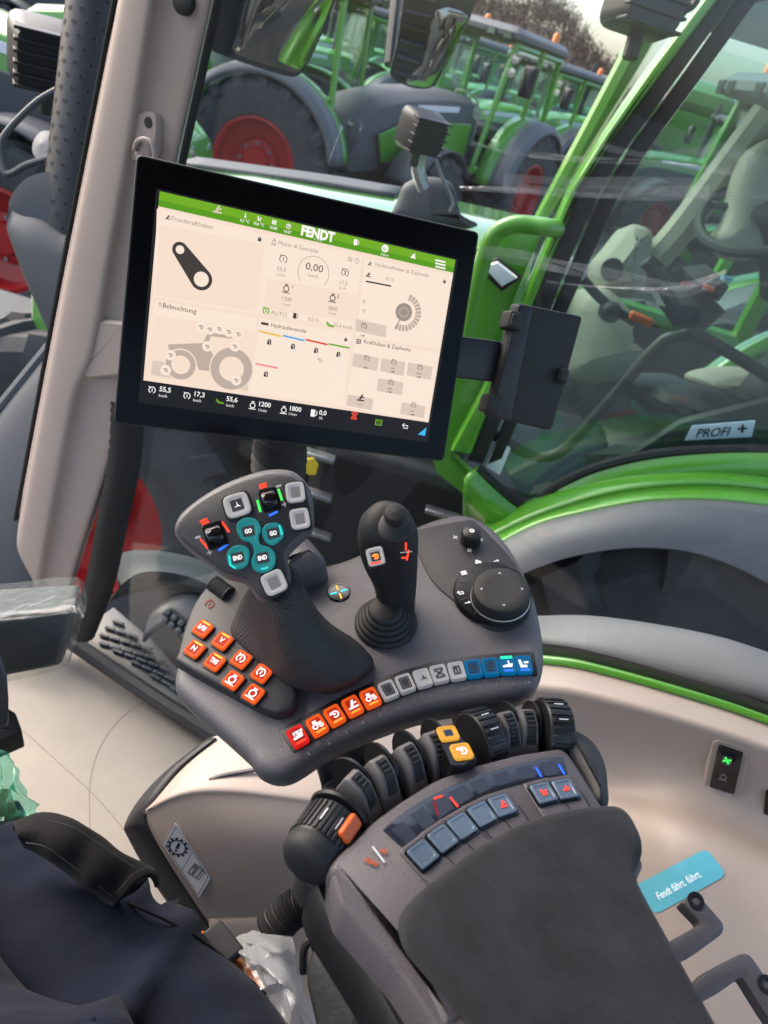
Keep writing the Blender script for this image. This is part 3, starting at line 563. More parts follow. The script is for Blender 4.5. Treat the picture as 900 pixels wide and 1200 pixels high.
mb = MB(); mb.box(PY(*y1(548, 412)[0], 2.25), (.035, 0, -.004), (0, .014, 0), (0, 0, .012)); build(mb, 'orange_lever', 'orangep', NB, bevel=.006)
mb = MB(); mb.shell(yf(2.3), ccw(yf(2.3).pts(y1(600, 380, 640, 350, 740, 360, 790, 400, 740, 440, 640, 440))), [(0, 1, -.15), (0, 1, -.03), (.02, 1, 0)]); mb.shell(yf(2.25), ccw(yf(2.25).pts(y1(690, 300, 760, 290, 800, 330, 770, 370, 700, 350))), [(0, 1, -.15), (0, 1, -.03), (.02, 1, 0)]); build(mb, 'pedestal_controls', 'intdark', NB)
for c, m in (((735, 327), 'orangep'), ((785, 300), 'skyblue'), ((675, 318), 'rimred')):
    mb = MB(); mb.box(PY(*y1(*c)[0], 2.24), (.014, 0, .0), (0, .01, 0), (0, 0, .006)); build(mb, 'control_knob', m, NB)
blob('seat_cushion', 'intdark', 2.35, y1(590, 650, 640, 612, 760, 612, 850, 660, 900, 700, 1000, 760, 900, 800, 660, 740), .5, .06)
blob('seat_back', 'intdark', 2.45, y1(850, 640, 900, 560, 1000, 450, 1150, 430, 1150, 760, 950, 700), .12, .05)
blob('wheel_arch_trim', 'intbeige', 2.6, y1(740, 600, 780, 575, 900, 565, 1000, 580, 1000, 640, 800, 640), .3, .03)
blob('green_fender_inside', 'greenpale', 2.9, y1(730, 580, 780, 530, 900, 460, 1000, 440, 1000, 560, 860, 570), .1, .03)
mb = MB(); mb.sheet([[PZ(*q, 1.36) for q in y1(60, 760, 300, 640, 620, 640, 900, 700)], [PZ(*q, 1.36) for q in y1(180, 900, 340, 860, 620, 760, 900, 760)]], 3, 3); build(mb, 'floor_mat', 'intbeige', NB, solid=.01)
mb = MB(); mb.tube([PY(*q, 2.03) for q in y1(110, 712, 160, 745, 250, 790, 330, 775, 450, 650, 590, 490, 650, 460, 720, 465, 900, 570, 1050, 660)], .0165, 12); mb.lathe(PY(*y1(112, 712)[0], 2.0), (0, 1, 0), [(.028, -.03), (.028, .04)], 14); build(mb, 'door_rail', 'black', NB)
mb = MB(); mb.tube([PY(*q, 2.2) for q in y1(560, 250, 590, 290, 640, 380)], .018, 8); mb.tube([PY(*q, 2.4) for q in y1(350, 590, 360, 640, 420, 700)], .02, 8); build(mb, 'hoses', 'intdark', NB)
mb = MB(); mb.slab(yf(2.2), ccw(yf(2.2).pts(y1(310, 640, 330, 700, 290, 750, 260, 745))), -.01, 0); mb.slab(yf(2.2), ccw(yf(2.2).pts(y1(520, 645, 530, 640, 568, 685, 555, 695))), -.01, 0); build(mb, 'green_film', 'greenbag', NB)
# black lower door corner with the model lettering plate, plain white sticker
panel('lower_door_cover', 'intdark', yf(2.08), y1(430, 853, 520, 790, 660, 700, 900, 640, 1100, 660, 1100, 800, 900, 770, 700, 780, 540, 815), -.03, 0)
PF = yf(1.965); q4 = y1(690, 709, 865, 695, 855, 739, 671, 749); mb = MB(); mb.slab(PF, ccw(PF.pts(q4)), -.006, 0, .001); pl = build(mb, 'name_plate', 'paleblue', NB)
mb = MB(); a_ = px_ang(PF, q4[3], q4[2]); c = PF.uv(*y1(748, 726)[0], .001); text(mb, PF, 'PROFI', c, .034, a_, .0012, 0, bold=.02, slant=.3, wid=.080)
c2 = PF.uv(*y1(829, 716)[0], .001); icon(mb, PF, 'plus', c2, .012, a_, .0012, 0, wd=.5); build(mb, 'lettering', 'ink', pl)
mb = MB(); mb.slab(PF, rnd(ccw(PF.pts(y1(150, 745, 186, 770, 155, 845, 116, 820))), .004), -.003, .001); build(mb, 'paper_sticker', 'sticker', NB)
# bonnet, lower body with steps, wheels
mb = MB(); cs = []
for x, zt, hw in ((.22, 2.21, .50), (-.3, 2.17, .50), (-.8, 2.11, .49), (-1.2, 2.04, .46), (-1.42, 1.86, .38)):
    cs.append([V((x, 2.92-hw, 1.4)), V((x, 2.92-hw*1.02, zt-.28)), V((x, 2.92-hw*.92, zt-.07)), V((x, 2.92-hw*.62, zt)), V((x, 2.92+hw*.6, zt)), V((x, 2.92+hw*.9, zt-.07)), V((x, 2.92+hw, 1.4))])
mb.rings(cs); build(mb, 'bonnet', 'greenpale', NB, bevel=.02, seg=3)
mb = MB(); fr = Fr((0, 2.92, 2.30), (0, 0, 1), (1, 0, 0)); mb.sheet([[V((x, y, z-.012)) for x, z in ((-.30, 2.187), (-.55, 2.157), (-.8, 2.120), (-1.1, 2.075))] for y in (2.96, 3.06, 3.16)], 3, 2); build(mb, 'bonnet_air_inlet', 'grayd', NB, solid=.02)
mb = MB(); mb.sheet([[V((x, y, z)) for x, z in ((.15, z0_), (-.3, z0_-.04), (-.7, z0_-.08), (-1.1, z0_-.14))] for y, z0_ in ((2.40, 1.80), (2.395, 1.90), (2.41, 1.98))], 3, 2); build(mb, 'bonnet_side_panel', 'grayd', NB, solid=.02)
mb = MB(); mb.box((.25, 2.6, .95), (.52, 0, 0), (0, .45, 0), (0, 0, .62)); mb.box((.2, 2.9, 1.0), (3.0, 0, 0), (0, .3, 0), (0, 0, .3)); mb.box((.9, 2.5, 1.0), (.4, 0, 0), (0, .4, 0), (0, 0, .3)); build(mb, 'chassis', 'black', NB, bevel=.05, seg=3)
for (u, v, L) in ((375, 534, .10), (372, 579, .10), (372, 625, .10), (520, 602, .12), (500, 640, .14)):
    mb = MB(); p = PY(u, v, 2.13); mb.box(p, (L*.5, 0, 0), (0, .02, 0), (0, 0, .008)); build(mb, 'step', 'steel', NB, bevel=.004)
wheel(NB, (-1.20, 2.62, .76), .76, .46, .38, -1, 18, 0)
wheel(NB, (-1.10, 3.5, .76), .76, .46, .38, 1, 16, 1)
wheel(NB, (1.20, 2.02, .98), .98, .64, .52, -1, 18, 0)
wheel(NB, (1.20, 3.85, .98), .98, .64, .52, 1, 18, 1)
mb = MB(); mb.slab(yf(2.10), ccw(yf(2.10).pts([(356, 538), (367, 537), (373, 545), (370, 556), (362, 556), (354, 551)])), -.004, .002); build(mb, 'yellow_tag', 'yellow', NB)
# work lamp on the bonnet flank, with bracket and cable
def worklamp(name, c, ax, up, s, label=None, cat=None, parent=None, ribs=5):
    ax = V(ax).normalized(); f = Fr(c, ax, up.cross(ax) if isinstance(up, V) else V(up).cross(ax)); mb = MB()
    mb.shell(f, rnd(rect2(0, 0, s*1.15, s), s*.22), [(0, .78, -s*.65), (0, .95, -s*.35), (0, 1, 0), (0, 1, s*.12), (s*.06, 1, s*.16)], 0)
    for k in range(ribs): mb.box(f.loc(0, -s*.4+k*s*.8/(ribs-1), -s*.42), f.X*s*.50, f.Y*s*.025, f.N*s*.30, 0)
    mb.flat(f, rnd(rect2(0, 0, s*.95, s*.8), s*.1), s*.163, 1)
    mb.tube([f.loc(0, -s*.5, -s*.2), f.loc(0, -s*.85, -s*.25)], s*.13, 8, sub=1)
    return build(mb, name, ['black', 'lens'], parent, bevel=.0015, **({'label': label, 'cat': cat, 'org': c} if label else {}))
wl = worklamp('work_light', PY(491, 152, 2.35), (-.55, .8, .1), (0, 0, 1), .105, parent=NB)
mb = MB(); mb.tube([PY(*q, 2.36) for q in [(505, 165), (515, 200), (530, 235), (527, 248)]], .006, 6); mb.tube([PY(*q, 2.38) for q in [(492, 178), (490, 200), (498, 222)]], .02, 8); build(mb, 'lamp_bracket', 'steel', wl)
blob('lamp_base', 'grayd', 2.42, [(462, 255), (466, 232), (474, 214), (500, 206), (530, 214), (540, 250), (560, 262), (520, 268)], .1, .02)
# lamp with cable under the cab roof
wl = worklamp('roof_work_light', PY(752, 0, 1.75), (-.3, .9, -.1), (0, 0, 1), .115, parent=NB)
mb = MB(); mb.tube([PY(*q, 1.8) for q in [(770, 8), (795, 12), (812, 6), (822, -14), (830, -30)]], .008, 6); build(mb, 'cable', 'black', wl)
# ================================================================== our own cab
WN = V((-.34, -.94, 0)).normalized(); WX = V((.94, -.34, 0)).normalized()
W = Fr(V((-.39, 1.03, 2.2)), WN, WX)
def PW(u, v, h=0): return W.at(u, v, h)
CAB = thing('tractor_cab', (0, .9, 1.45), 'our own cab, beige pillar and moulding around the side window with thin green line', 'cab')
mb = MB(); mb.slab(Fr((0, 0, 3.10), (0, 0, -1), (1, 0, 0)), rnd(rect2(-.05, 0, 1.7, 1.75), .15), -.08, 0, .02); build(mb, 'headliner', 'beige', CAB)
# A pillar, beige, with lit outer facet, crease, sunk inner facet, black seal
vv = [-60, 0, 90, 180, 270, 360, 430, 445, 520, 600, 690, 760]
def lerp_tab(tab, v):
    for (a, x), (b, y) in zip(tab, tab[1:]):
        if v <= b: return x+(y-x)*(v-a)/(b-a)
    return tab[-1][1]
L = [(-60, 147), (0, 137), (330, 73), (690, 6), (760, -6)]; Cx = [(-60, 190), (0, 180), (180, 152), (300, 130), (430, 108), (445, 92), (600, 62), (690, 46), (760, 36)]
Rr = [(-60, 264), (0, 251), (180, 211), (360, 172), (500, 146), (690, 84), (760, 66)]
cols = []
mb = MB(); rows = []
for v in vv:
    l, c, r = lerp_tab(L, v), lerp_tab(Cx, v), lerp_tab(Rr, v)
    rows.append([PW(l, v, -.03), PW(l+2, v, .012), PW(l+7, v, .018), PW(c-8, v, .020), PW(c-2, v, .018), PW(c+6, v, .006), PW(c+14, v, .003), PW(r-8, v, .0), PW(r-2, v, -.004), PW(r, v, -.04)])
mb.rings(rows, 0, False, False, closed=False)
pill = build(mb, 'pillar', 'beige_pillar', CAB, subd=2)
mb = MB()   # the small moulded step on the pillar beside the display
fr = W; mb.shell(fr, rnd(fr.pts([(104, 383), (118, 374), (150, 378), (150, 440), (104, 444), (92, 438), (100, 428)], .012), .008), [(0, 1, -.01), (0, 1, .010), (.004, 1, .0145)]); build(mb, 'pillar_step', 'beige_pillar', CAB)
mb = MB(); mb.tube([PW(lerp_tab(Rr, v)+5, v, -.012) for v in range(-60, 560, 60)], .0052, 8); mb.tube([PW(lerp_tab(L, v)-3, v, -.004) for v in range(-60, 780, 60)], .004, 8); build(mb, 'pillar_seal', 'seal', CAB)
# oblong cover with hole and hook
fr = W; mb = MB(); o2 = rnd(fr.pts([(160, 130), (187, 130), (184, 190), (152, 190)], .008), .016, 6); mb.shell(fr, o2, [(0, 1, -.004), (0, 1, .0085), (.002, 1, .0115)])
cv = build(mb, 'pillar_cover', 'beige_pillar', CAB)
mb = MB(); c = fr.uv(173.5, 143.5, .012); mb.shell(fr, disc(fr, c, .0068), [(0, 1, .0116), (.0006, 1, .0122)]); build(mb, 'screw_hole', 'black', cv)
mb = MB(); mb.tube([PW(*q, .022) for q in [(157, 176), (161, 166), (170, 163), (178, 168), (181, 180), (180, 196)]], .0032, 8); mb.shell(fr, disc(fr, fr.uv(170, 178, .012), .013), [(0, 1, .010), (0, 1, .017), (.003, 1, .019)]); build(mb, 'coat_hook', 'beige_pillar', cv)
mb = MB(); mb.lathe(PW(216, 2, .004), WN, [(.014, -.004), (.014, .004), (.010, .006), (0, .006)], 20); build(mb, 'pillar_plug', 'black', CAB)
# lower corner: dark ribbed boot behind the display foot
mb = MB(); path = [PW(*q, -.02) for q in [(150, 470), (146, 540), (132, 610), (118, 680), (96, 740)]]
mb.tube(path, lambda t: .026+.0012*sin(t*150)*(t < .45), 18, sub=14); build(mb, 'corner_boot', 'softblack', CAB)
# glass panes
mb = MB(); mb.slab(W, W.pts([(262, -70), (1250, -300), (1250, 960), (900, 842), (760, 796), (640, 772), (520, 762), (380, 775), (240, 840), (150, 740), (158, 480), (215, 180)], -.03), -.034, -.03); build(mb, 'side_window', 'glass', CAB)
# window frame bottom: green lip, black gap, grey fender edge (our own fender outside)
gl = [(330, 818), (350, 806), (380, 795), (520, 772), (641, 776), (711, 789), (824, 821), (900, 847), (980, 880), (1080, 935), (1300, 1070)]
def prow(px, h, dv=0): return [PW(u, v+dv, h) for u, v in px]
mb = MB(); mb.sheet([prow(gl, -.032, -7), prow(gl, -.026, -7), prow(gl, -.022, -4), prow(gl, -.020, 1), prow(gl, -.028, 3)], 4, 2); build(mb, 'window_lip', 'green', CAB, solid=.002)
mb = MB(); mb.sheet([prow(gl, -.07, -20), prow(gl, -.034, -6)], 4, 2); build(mb, 'window_gap', 'void', CAB, solid=.003)  # the gap's shade is put into the colour: near-black, hardly any sheen
of = [(560, 735), (590, 728), (632, 727), (692, 727), (768, 737), (843, 752), (900, 770), (980, 800), (1080, 850), (1300, 980)]
ol = [(560, 745), (590, 744), (641, 751), (711, 763), (787, 782), (843, 796), (900, 810), (980, 840), (1080, 895), (1300, 1025)]
OF = thing('cab_fender', (.8, 1.05, 1.9), 'grey fender edge just outside the side window, right above the thin green line', 'fender')
mb = MB(); a = prow(of, -.20); b = prow(ol, -.15); mb.sheet([lift(a, .04, -.10), lift(a, .015, -.012), a, [x.lerp(y, .5)+V((0, 0, .004)) for x, y in zip(a, b)], b, lift(b, -.004, -.012)], 4, 3); build(mb, 'fender_edge', 'grayp', OF, solid=.006)
mb = MB(); mb.sheet([prow(ol, -.152, 2), prow(ol, -.148, 6)], 4, 1); build(mb, 'fender_lip', 'green', OF, solid=.003)
mb = MB(); mb.sheet([lift(prow(ol, -.152, 4), 0, -.006), lift(prow(ol, -.13, 20), .02, -.10)], 4, 1); build(mb, 'fender_underside', 'void', OF, solid=.004)  # underside coloured near-black to stay as dark as its shade
# beige moulding: ledge, recess and the slanted wheel-arch cover, one continuous shell
def prd(px, d): return [P(u, v, d_) for (u, v), d_ in zip(px, d if isinstance(d, (list, tuple)) else [d]*len(px))]
gld = [(PW(u, v+3, -.02)-CAM).dot(_f) for u, v in gl]
rows = []
rows.append([P(u, v+2, d_+.004) for (u, v), d_ in zip(gl, gld)])
rows.append([P(u, v+6, d_) for (u, v), d_ in zip(gl, gld)])
rows.append([P(u, v+20, d_-.022) for (u, v), d_ in zip(gl, gld)])
rows.append([P(u, v+31, d_-.032) for (u, v), d_ in zip(gl, gld)])
rows.append([P(u, v+46, d_-.022) for (u, v), d_ in zip(gl, gld)])
rows.append([P(u, v+85, d_+.004+.0*(u > 700)) for (u, v), d_ in zip(gl, gld)])
r5 = [(330, 930), (355, 915), (380, 905), (520, 880), (660, 905), (735, 925), (800, 945), (900, 985), (980, 1020), (1080, 1075), (1300, 1200)]
rows.append([P(u, v, d_-.005) for (u, v), d_ in zip(r5, gld)])
r6 = [(330, 980), (355, 970), (380, 960), (520, 930), (665, 960), (740, 975), (800, 990), (900, 1030), (980, 1070), (1080, 1120), (1300, 1240)]
rows.append([P(u, v, d_-dd) for (u, v), d_, dd in zip(r6, gld, [.02, .02, .02, .02, .03, .055, .06, .06, .06, .06, .06])])
r7 = [(330, 1100), (355, 1095), (380, 1090), (520, 1080), (665, 1090), (750, 1100), (810, 1110), (900, 1140), (980, 1170), (1080, 1200), (1300, 1310)]
rows.append([P(u, v, d_-dd) for (u, v), d_, dd in zip(r7, gld, [.03, .03, .03, .03, .05, .085, .09, .10, .10, .10, .10])])
r8 = [(330, 1390), (355, 1390), (380, 1390), (520, 1390), (665, 1390), (750, 1390), (810, 1390), (900, 1390), (980, 1400), (1080, 1400), (1300, 1500)]
rows.append([P(u, v, d_-dd) for (u, v), d_, dd in zip(r8, gld, [.03, .03, .03, .03, .05, .10, .12, .13, .13, .13, .13])])
mb = MB(); mb.sheet(rows, 5, 5); mould = build(mb, 'wall_moulding', 'beige', CAB, solid=.004, ang=60)
def surf_frame(ob, px, off=.001):
    bpy.context.view_layer.update(); o_ = ORG[ob]; hits = []
    for u, v in px:
        ok, hit, n_, _ = ob.ray_cast(CAM-o_, ray(u, v).normalized())
        if ok: hits.append((hit+o_-CAM).dot(_f))
    pts = [P(u, v, sum(hits)/len(hits)) for u, v in px] if len(hits) < len(px) else [P(u, v, d) for (u, v), d in zip(px, hits)]
    n_ = (pts[2]-pts[0]).cross(pts[3]-pts[1]).normalized(); c_ = sum(pts, V((0, 0, 0)))/4
    if n_.dot(CAM-c_) < 0: n_ = -n_
    lift_ = max(0, max((p-c_).dot(n_) for p in pts)); return Fr(c_+n_*(off+lift_), n_, R_)
# rocker switch block
sf = surf_frame(mould, y7(676, 108, 771, 140, 735, 298, 638, 268), .0015)
mb = MB(); mb.shell(sf, rnd(sf.pts(y7(655, 88, 795, 125, 752, 318, 612, 285)), .008), [(-.004, 1, -.012), (-.001, 1, -.002), (.0005, 1, .0002), (.004, 1, -.0006)]); build(mb, 'switch_surround', 'beige', CAB)
mb = MB(); mb.slab(sf, rnd(sf.pts(y7(676, 108, 771, 140, 735, 298, 638, 268)), .0025), -.004, .0035, .0012); sw = build(mb, 'rocker_switch', 'gloss', CAB)
sa = px_ang(sf, y7(645, 250)[0], y7(735, 280)[0])
mb = MB(); c = sf.uv(*y7(706, 172)[0], .0045); icon(mb, sf, 'fan', c, .0055, sa, .0043, 0, wd=.3); icon(mb, sf, 'box', c, .009, sa, .0043, 1, wd=.08); c = sf.uv(*y7(692, 235)[0], .0045); icon(mb, sf, 'engine', c, .0055, sa, .0043, 1, wd=.2); build(mb, 'switch_symbols', ['ledgreen', 'print'], sw)
mb = MB(); mb.slab(sf, rnd(sf.pts([(897, 930), (930, 940), (922, 985), (893, 965)]), .003), -.01, .003, .001); build(mb, 'socket', 'gloss', CAB)
# blue sticker on the moulding, white lettering made to glow so it stays bright
bf = surf_frame(mould, [(760, 1042), (824, 996), (848, 1024), (778, 1069)], .001)
bq = y7(370, 645, 620, 520, 696, 615, 692, 640, 455, 768)
def conform(mb, ob, off):
    # press a thin print onto the curved surface it sticks to
    o_ = ORG[ob]
    for i, p in enumerate(mb.v):
        ok, hit, n_, _ = ob.ray_cast(CAM-o_, (p-CAM).normalized())
        if ok: mb.v[i] = hit+o_-(p-CAM).normalized()*off
def grid_patch(fr, px, r, nx=22, ny=8):
    # rounded four-sided patch as a grid (px: top left, top right, bottom right, bottom left)
    q = [V(fr.uv(*p)) for p in px]; m_ = MB(); L1 = (q[1]-q[0]).length; L2 = (q[3]-q[0]).length; rows_ = []
    for j in range(ny+1):
        t = j/ny; d = min(t, 1-t)*L2; k = (r-sqrt(max(0, r*r-(r-d)**2)))/L1 if d < r else 0
        rows_.append([fr.loc(*(q[0].lerp(q[1], k+(1-2*k)*i/nx).lerp(q[3].lerp(q[2], k+(1-2*k)*i/nx), t))) for i in range(nx+1)])
    m_.rings(rows_, 0, False, False, closed=False); return m_
mb = grid_patch(bf, [(738, 1041), (828, 994), (852, 1025), (768, 1072)], .007, 24, 12); conform(mb, mould, .0008)
st = build(mb, 'blue_sticker', 'skyblue', CAB); mb = MB(); ba = px_ang(bf, (766, 1056), (822, 1025)); text(mb, bf, 'Fendt fährt. führt.', bf.uv(795, 1037, .0008), .0115, ba, .0009, wid=.058); conform(mb, mould, .0016); build(mb, 'lettering', 'white', st)
# cab floor: the structure under everything
mb = MB(); mb.slab(Fr((0, 0, 1.45), (0, 0, 1), (1, 0, 0)), ccw([(-1.35, 1.42), (-.60, 1.20), (-.36, 1.10), (.55, .74), (.75, -.6), (-1.0, -.9), (-1.6, .6)]), -.03, -.004); build(mb, 'cab_floor', 'darkgray', kind='structure')
FZ = Fr((0, 0, 1.45), (0, 0, 1), (1, 0, 0))
mb = MB(); mb.slab(FZ, ccw(FZ.pts([(78, 757), (247, 865), (330, 925), (330, 1200), (100, 1300), (-250, 1150), (-200, 740), (0, 735)])), 0, .006, .002)
fl = build(mb, 'floor_mat', 'floor', label='beige textured floor mat with thin seam lines on the cab floor', cat='floor mat')
mb = MB()
for L_ in (y4(600, 550, 480, 640, 400, 760, 365, 900, 365, 1100), y4(95, 680, 250, 820, 400, 960, 560, 1150)):
    q = smooth2([FZ.uv(*p, .0063) for p in L_], 5, False); mb.stroke(FZ, q, .0012, .0064)
build(mb, 'seam', mat('seam_shadow', (.22, .19, .16), .8), fl)
# footrest with raised treads, rubber edge, pedals
ft = thing('footrest', PZ(170, 760, 1.45), 'grey ribbed plastic footrest with slanted treads in front of the floor mat', 'footrest')
ff = Fr(PZ(170, 760, 1.50), (-.1, -.25, 1), (1, 0, 0))
mb = MB(); mb.slab(ff, ccw(ff.pts([(88, 742), (133, 710), (178, 748), (240, 820), (300, 870), (400, 900), (420, 960), (300, 905), (246, 862)])), -.05, 0, .006); build(mb, 'tread_plate', 'floorgray', ft)
for L_, n in (((455, 232, 508, 250), 1), ((425, 258, 562, 302), 3), ((402, 288, 622, 352), 5), ((400, 322, 682, 402), 6), ((455, 350, 698, 438), 5), ((530, 396, 712, 478), 4), ((610, 450, 742, 525), 3), ((690, 500, 790, 565), 2)):
    (a0, b0), (a1, b1) = y4(*L_); mb = MB()
    for k in range(n):
        A, B = V(ff.uv(*lerp_px((a0, b0), (a1, b1), (k+.03)/n), .004)), V(ff.uv(*lerp_px((a0, b0), (a1, b1), (k+.93)/n), .004))
        X_ = ff.loc(*B)-ff.loc(*A); mb.box(ff.loc((A.x+B.x)/2, (A.y+B.y)/2, .004), X_*.5, X_.cross(ff.N).normalized()*.0036, ff.N*.0022)
    build(mb, 'tread_rib', 'floorgray', ft, bevel=.0015)
mb = MB(); mb.tube([PZ(*q, 1.49) for q in [(84, 752), (140, 790), (200, 830), (262, 868), (330, 912)]], .016, 8); build(mb, 'edge_strip', 'darkgray', ft)
mb = MB(); mb.sheet([prd([(126, 706), (160, 692), (205, 690), (240, 700), (300, 740)], 1.50), prd([(140, 688), (165, 672), (200, 672), (240, 684), (300, 720)], 1.46), prd([(130, 668), (150, 655), (190, 655), (240, 668), (300, 700)], 1.56), prd([(124, 662), (150, 648), (190, 648), (240, 660), (300, 690)], 1.60)], 4, 3); build(mb, 'footwell_cover', 'floorgray', ft, solid=.008)
mb = MB(); mb.sheet([prd([(168, 752), (188, 735), (215, 738), (262, 790)], 1.42), prd([(176, 722), (194, 712), (222, 722), (268, 760)], 1.44), prd([(200, 700), (220, 695), (240, 700), (280, 730)], 1.48)], 4, 3); build(mb, 'footwell_hump', 'floorgray', ft, solid=.008)
pf = Fr(P(212, 728, 1.36), (-.15, -.75, .75), R_); mb = MB(); mb.slab(pf, rnd(pf.pts([(188, 718), (200, 711), (232, 735), (224, 748)]), .006), -.012, 0, .003)
pd = build(mb, 'pedal', 'rubber', label='small studded rubber pedal beyond the ribbed footrest', cat='pedal', org=P(212, 728, 1.36))
mb = MB()
for i in range(4):
    for j in range(2):
        p = pf.loc(*pf.uv(197+i*8-j*3, 718+i*6.3+j*9), 0); mb.lathe(p, pf.N, [(.007, -.002), (.006, .006), (0, .007)], 8)
mb.tube([P(222, 742, 1.38), P(240, 760, 1.42)], .01, 6, sub=1)
build(mb, 'pedal_studs', 'floorgray', pd)
# ================================================================== the display
DX = V((R_*0.92237+U_*0+R_*0)); 
def frame_from_quad(c, width):
    q = [ray(*x) for x in c]; X = q[0].cross(q[1]).cross(q[3].cross(q[2])).normalized(); Y = q[0].cross(q[3]).cross(q[1].cross(q[2])).normalized()
    N = X.cross(Y).normalized(); O = q[0]; pts = [x*(O.dot(N)/x.dot(N)) for x in q]; k = width/(pts[1]-pts[0]).length
    O = CAM+pts[0]*k; N = N if (CAM-O).dot(N) > 0 else -N; X = pts[1]-pts[0]
    return Fr(O, N, X)
DQ = [(160, 180), (562, 272), (520, 541), (133, 496)]
D = frame_from_quad(DQ, .33)
TM = thing('terminal', D.at(350, 500, -.03), 'large black touch terminal with lit page and green header bar in front of the pillar', 'display')
mb = MB(); q = rnd(D.pts(DQ), .006, 5); mb.shell(D, q, [(.016, 1, -.024), (.004, 1, -.018), (0, 1, -.010), (0, 1, -.0012), (.0008, 1, 0), (.0016, 1, 0), (.0019, 1, -.0004), (.0022, 1, 0)], 0, 1)
bz = build(mb, 'housing', ['softblack', 'bezel'], TM)
S = lambda n, *c, s=1.0: emit('screen_'+n, c, s, .2, base=(.006, .006, .006))
SM = [S('paper', .93, .74, .60), S('green', .17, .42, .015), S('tile', .96, .79, .66), S('grey', .52, .42, .35), S('dark', .055, .045, .04), S('white', .97, .93, .90), S('bar', .012, .011, .013),
      S('yellow', .80, .55, .08), S('blue', .10, .40, .80), S('red', .70, .06, .03), S('pink', .85, .28, .32), S('tilegrey', .72, .58, .49), S('midgrey', .34, .28, .24), S('cyan', .05, .5, .9), S('greenD', .10, .33, .01)]
PAPER, GREEN, TILE, GREY, DARK, WHITE, BAR, YEL, BLU, RED, PNK, TG, MG, CY, GD = range(15)
mb = MB()
C = dict(TL=(187, 224), TR=(563*0+533.6, 304.6), BR=(502, 495), BL=(168, 445.6))
def S2(x, y):
    """screen coordinates: x 0..1 across, y 0..1 down the lit page (header included)"""
    A, B, C_, D_ = [V(D.uv(*C[k])) for k in ('TL', 'TR', 'BR', 'BL')]; q = A.lerp(B, x).lerp(D_.lerp(C_, x), y); return (q.x, q.y)
def srect(x0, y0, x1, y1): return [S2(x0, y0), S2(x1, y0), S2(x1, y1), S2(x0, y1)]
mb.slab(D, rnd(ccw(srect(-.01, -.01, 1.01, 1.125)), .001), -.001, .0002, 0, BAR)
mb.flat(D, srect(0, .075, 1, 1), .0004, PAPER); mb.flat(D, srect(0, 0, 1, .045), .0004, GREEN); mb.flat(D, srect(0, .045, 1, .077), .00045, GD); 
sc = build(mb, 'screen', SM, bz)
SA = px_ang(D, C['TL'], C['TR'])
def sang(): return SA
mb = MB()   # tiles
def tile(px, m=TILE, h=.0006, r=.001): mb.flat(D, rnd(D.pts(px), r), h, m)
tile(z1(190, 262, 645, 372, 612, 700, 178, 628)); tile(z1(180, 645, 602, 715, 572, 1020, 140, 968))
tile(z2(48, 185, 430, 280, 395, 570, 15, 510)); tile(z2(18, 530, 385, 590, 355, 885, -30, 830)); tile(z2(440, 285, 798, 358, 740, 655, 408, 600)); tile(z2(400, 612, 738, 668, 698, 945, 365, 890))
tile(z1(200, 330, 632, 410, 605, 690, 185, 622), PAPER, .0007, .0006); tile(z2(45, 365, 418, 435, 402, 545, 30, 490), PAPER, .0008); tile(z1(180, 700, 602, 770, 572, 1020, 140, 965), PAPER, .0007)
for b in ((395, 672, 498, 690, 490, 744, 388, 724), (508, 692, 605, 708, 598, 764, 502, 744), (616, 708, 716, 726, 708, 780, 610, 760), (495, 772, 598, 790, 590, 842, 488, 824), (372, 838, 475, 856, 468, 902, 366, 884), (590, 870, 686, 886, 680, 934, 583, 918)): tile(z2(*b), TG, .0008, .0012)
tile(z1(172, 890, 275, 905, 268, 968, 165, 950), TG, .0008); tile(z1(470, 945, 570, 958, 563, 1015, 463, 1000), TG, .0010)
tile(z2(404, 532, 530, 560, 526, 608, 402, 580), TG, .0008)
build(mb, 'page_tiles', SM, sc)
mb = MB()   # writing and symbols
def T(t, z, size, m=MG, b=0.0, wid=None, sl=0): text(mb, D, t, D.uv(*z[0]), size*.80, SA, .0012, m, bold=b, wid=wid, slant=sl)
def I(n, z, s, m=DARK, wd=.2, a=0): icon(mb, D, n, D.uv(*z[0]), s*.85, SA+a, .0012, m, wd)
T('Frontkraftheber', z1(338, 322), .0072); I('lift', z1(235, 300), .0028, DARK); I('lock', z1(614, 389), .0034, DARK)
T('Beleuchtung', z1(284, 678), .0076, DARK); I('door', z1(204, 660), .0026, GREY)
T('Motor & Getriebe', z2(172, 241), .0066); I('engine', z2(72, 220), .0034, MG); T('Heckkraftheber & Zapfwelle', z2(592, 336), .0062); I('lift', z2(460, 308), .0026)
I('lock', z2(763, 380), .0030); I('lock', z2(14, 208), .003, MG, ) if 0 else None
T('0,00', z2(236, 326), .0115, DARK, wid=.0170); T('km/h', z2(232, 358), .0062, MG)
c = D.uv(*z2(232, 345)[0]); mb.stroke(D, [(c[0]+p[0], c[1]+p[1]) for p in arc((0, 0), .0150, -40, 220, 26)], .0007, .0012, GREY)
for t, z, k in (('1', z2(110, 290), z2(102, 335)), ('2', z2(360, 345), z2(352, 390))):
    T(t, z, .0072, DARK); I('dial', z, .0056, DARK, .14)
for t, u, z, zz in (('55,5', 'km/h', z2(102, 332), z2(100, 354)), ('17,3', 'km/h', z2(353, 388), z2(350, 408)), ('1200', '1/min', z2(124, 452), z2(122, 474)), ('1800', '1/min', z2(310, 490), z2(308, 510))): T(t, z, .0066, MG); T(u, zz, .0046, MG)
for t, z in (('1', z2(148, 402)), ('2', z2(332, 440))): T(t, z, .0062, DARK)
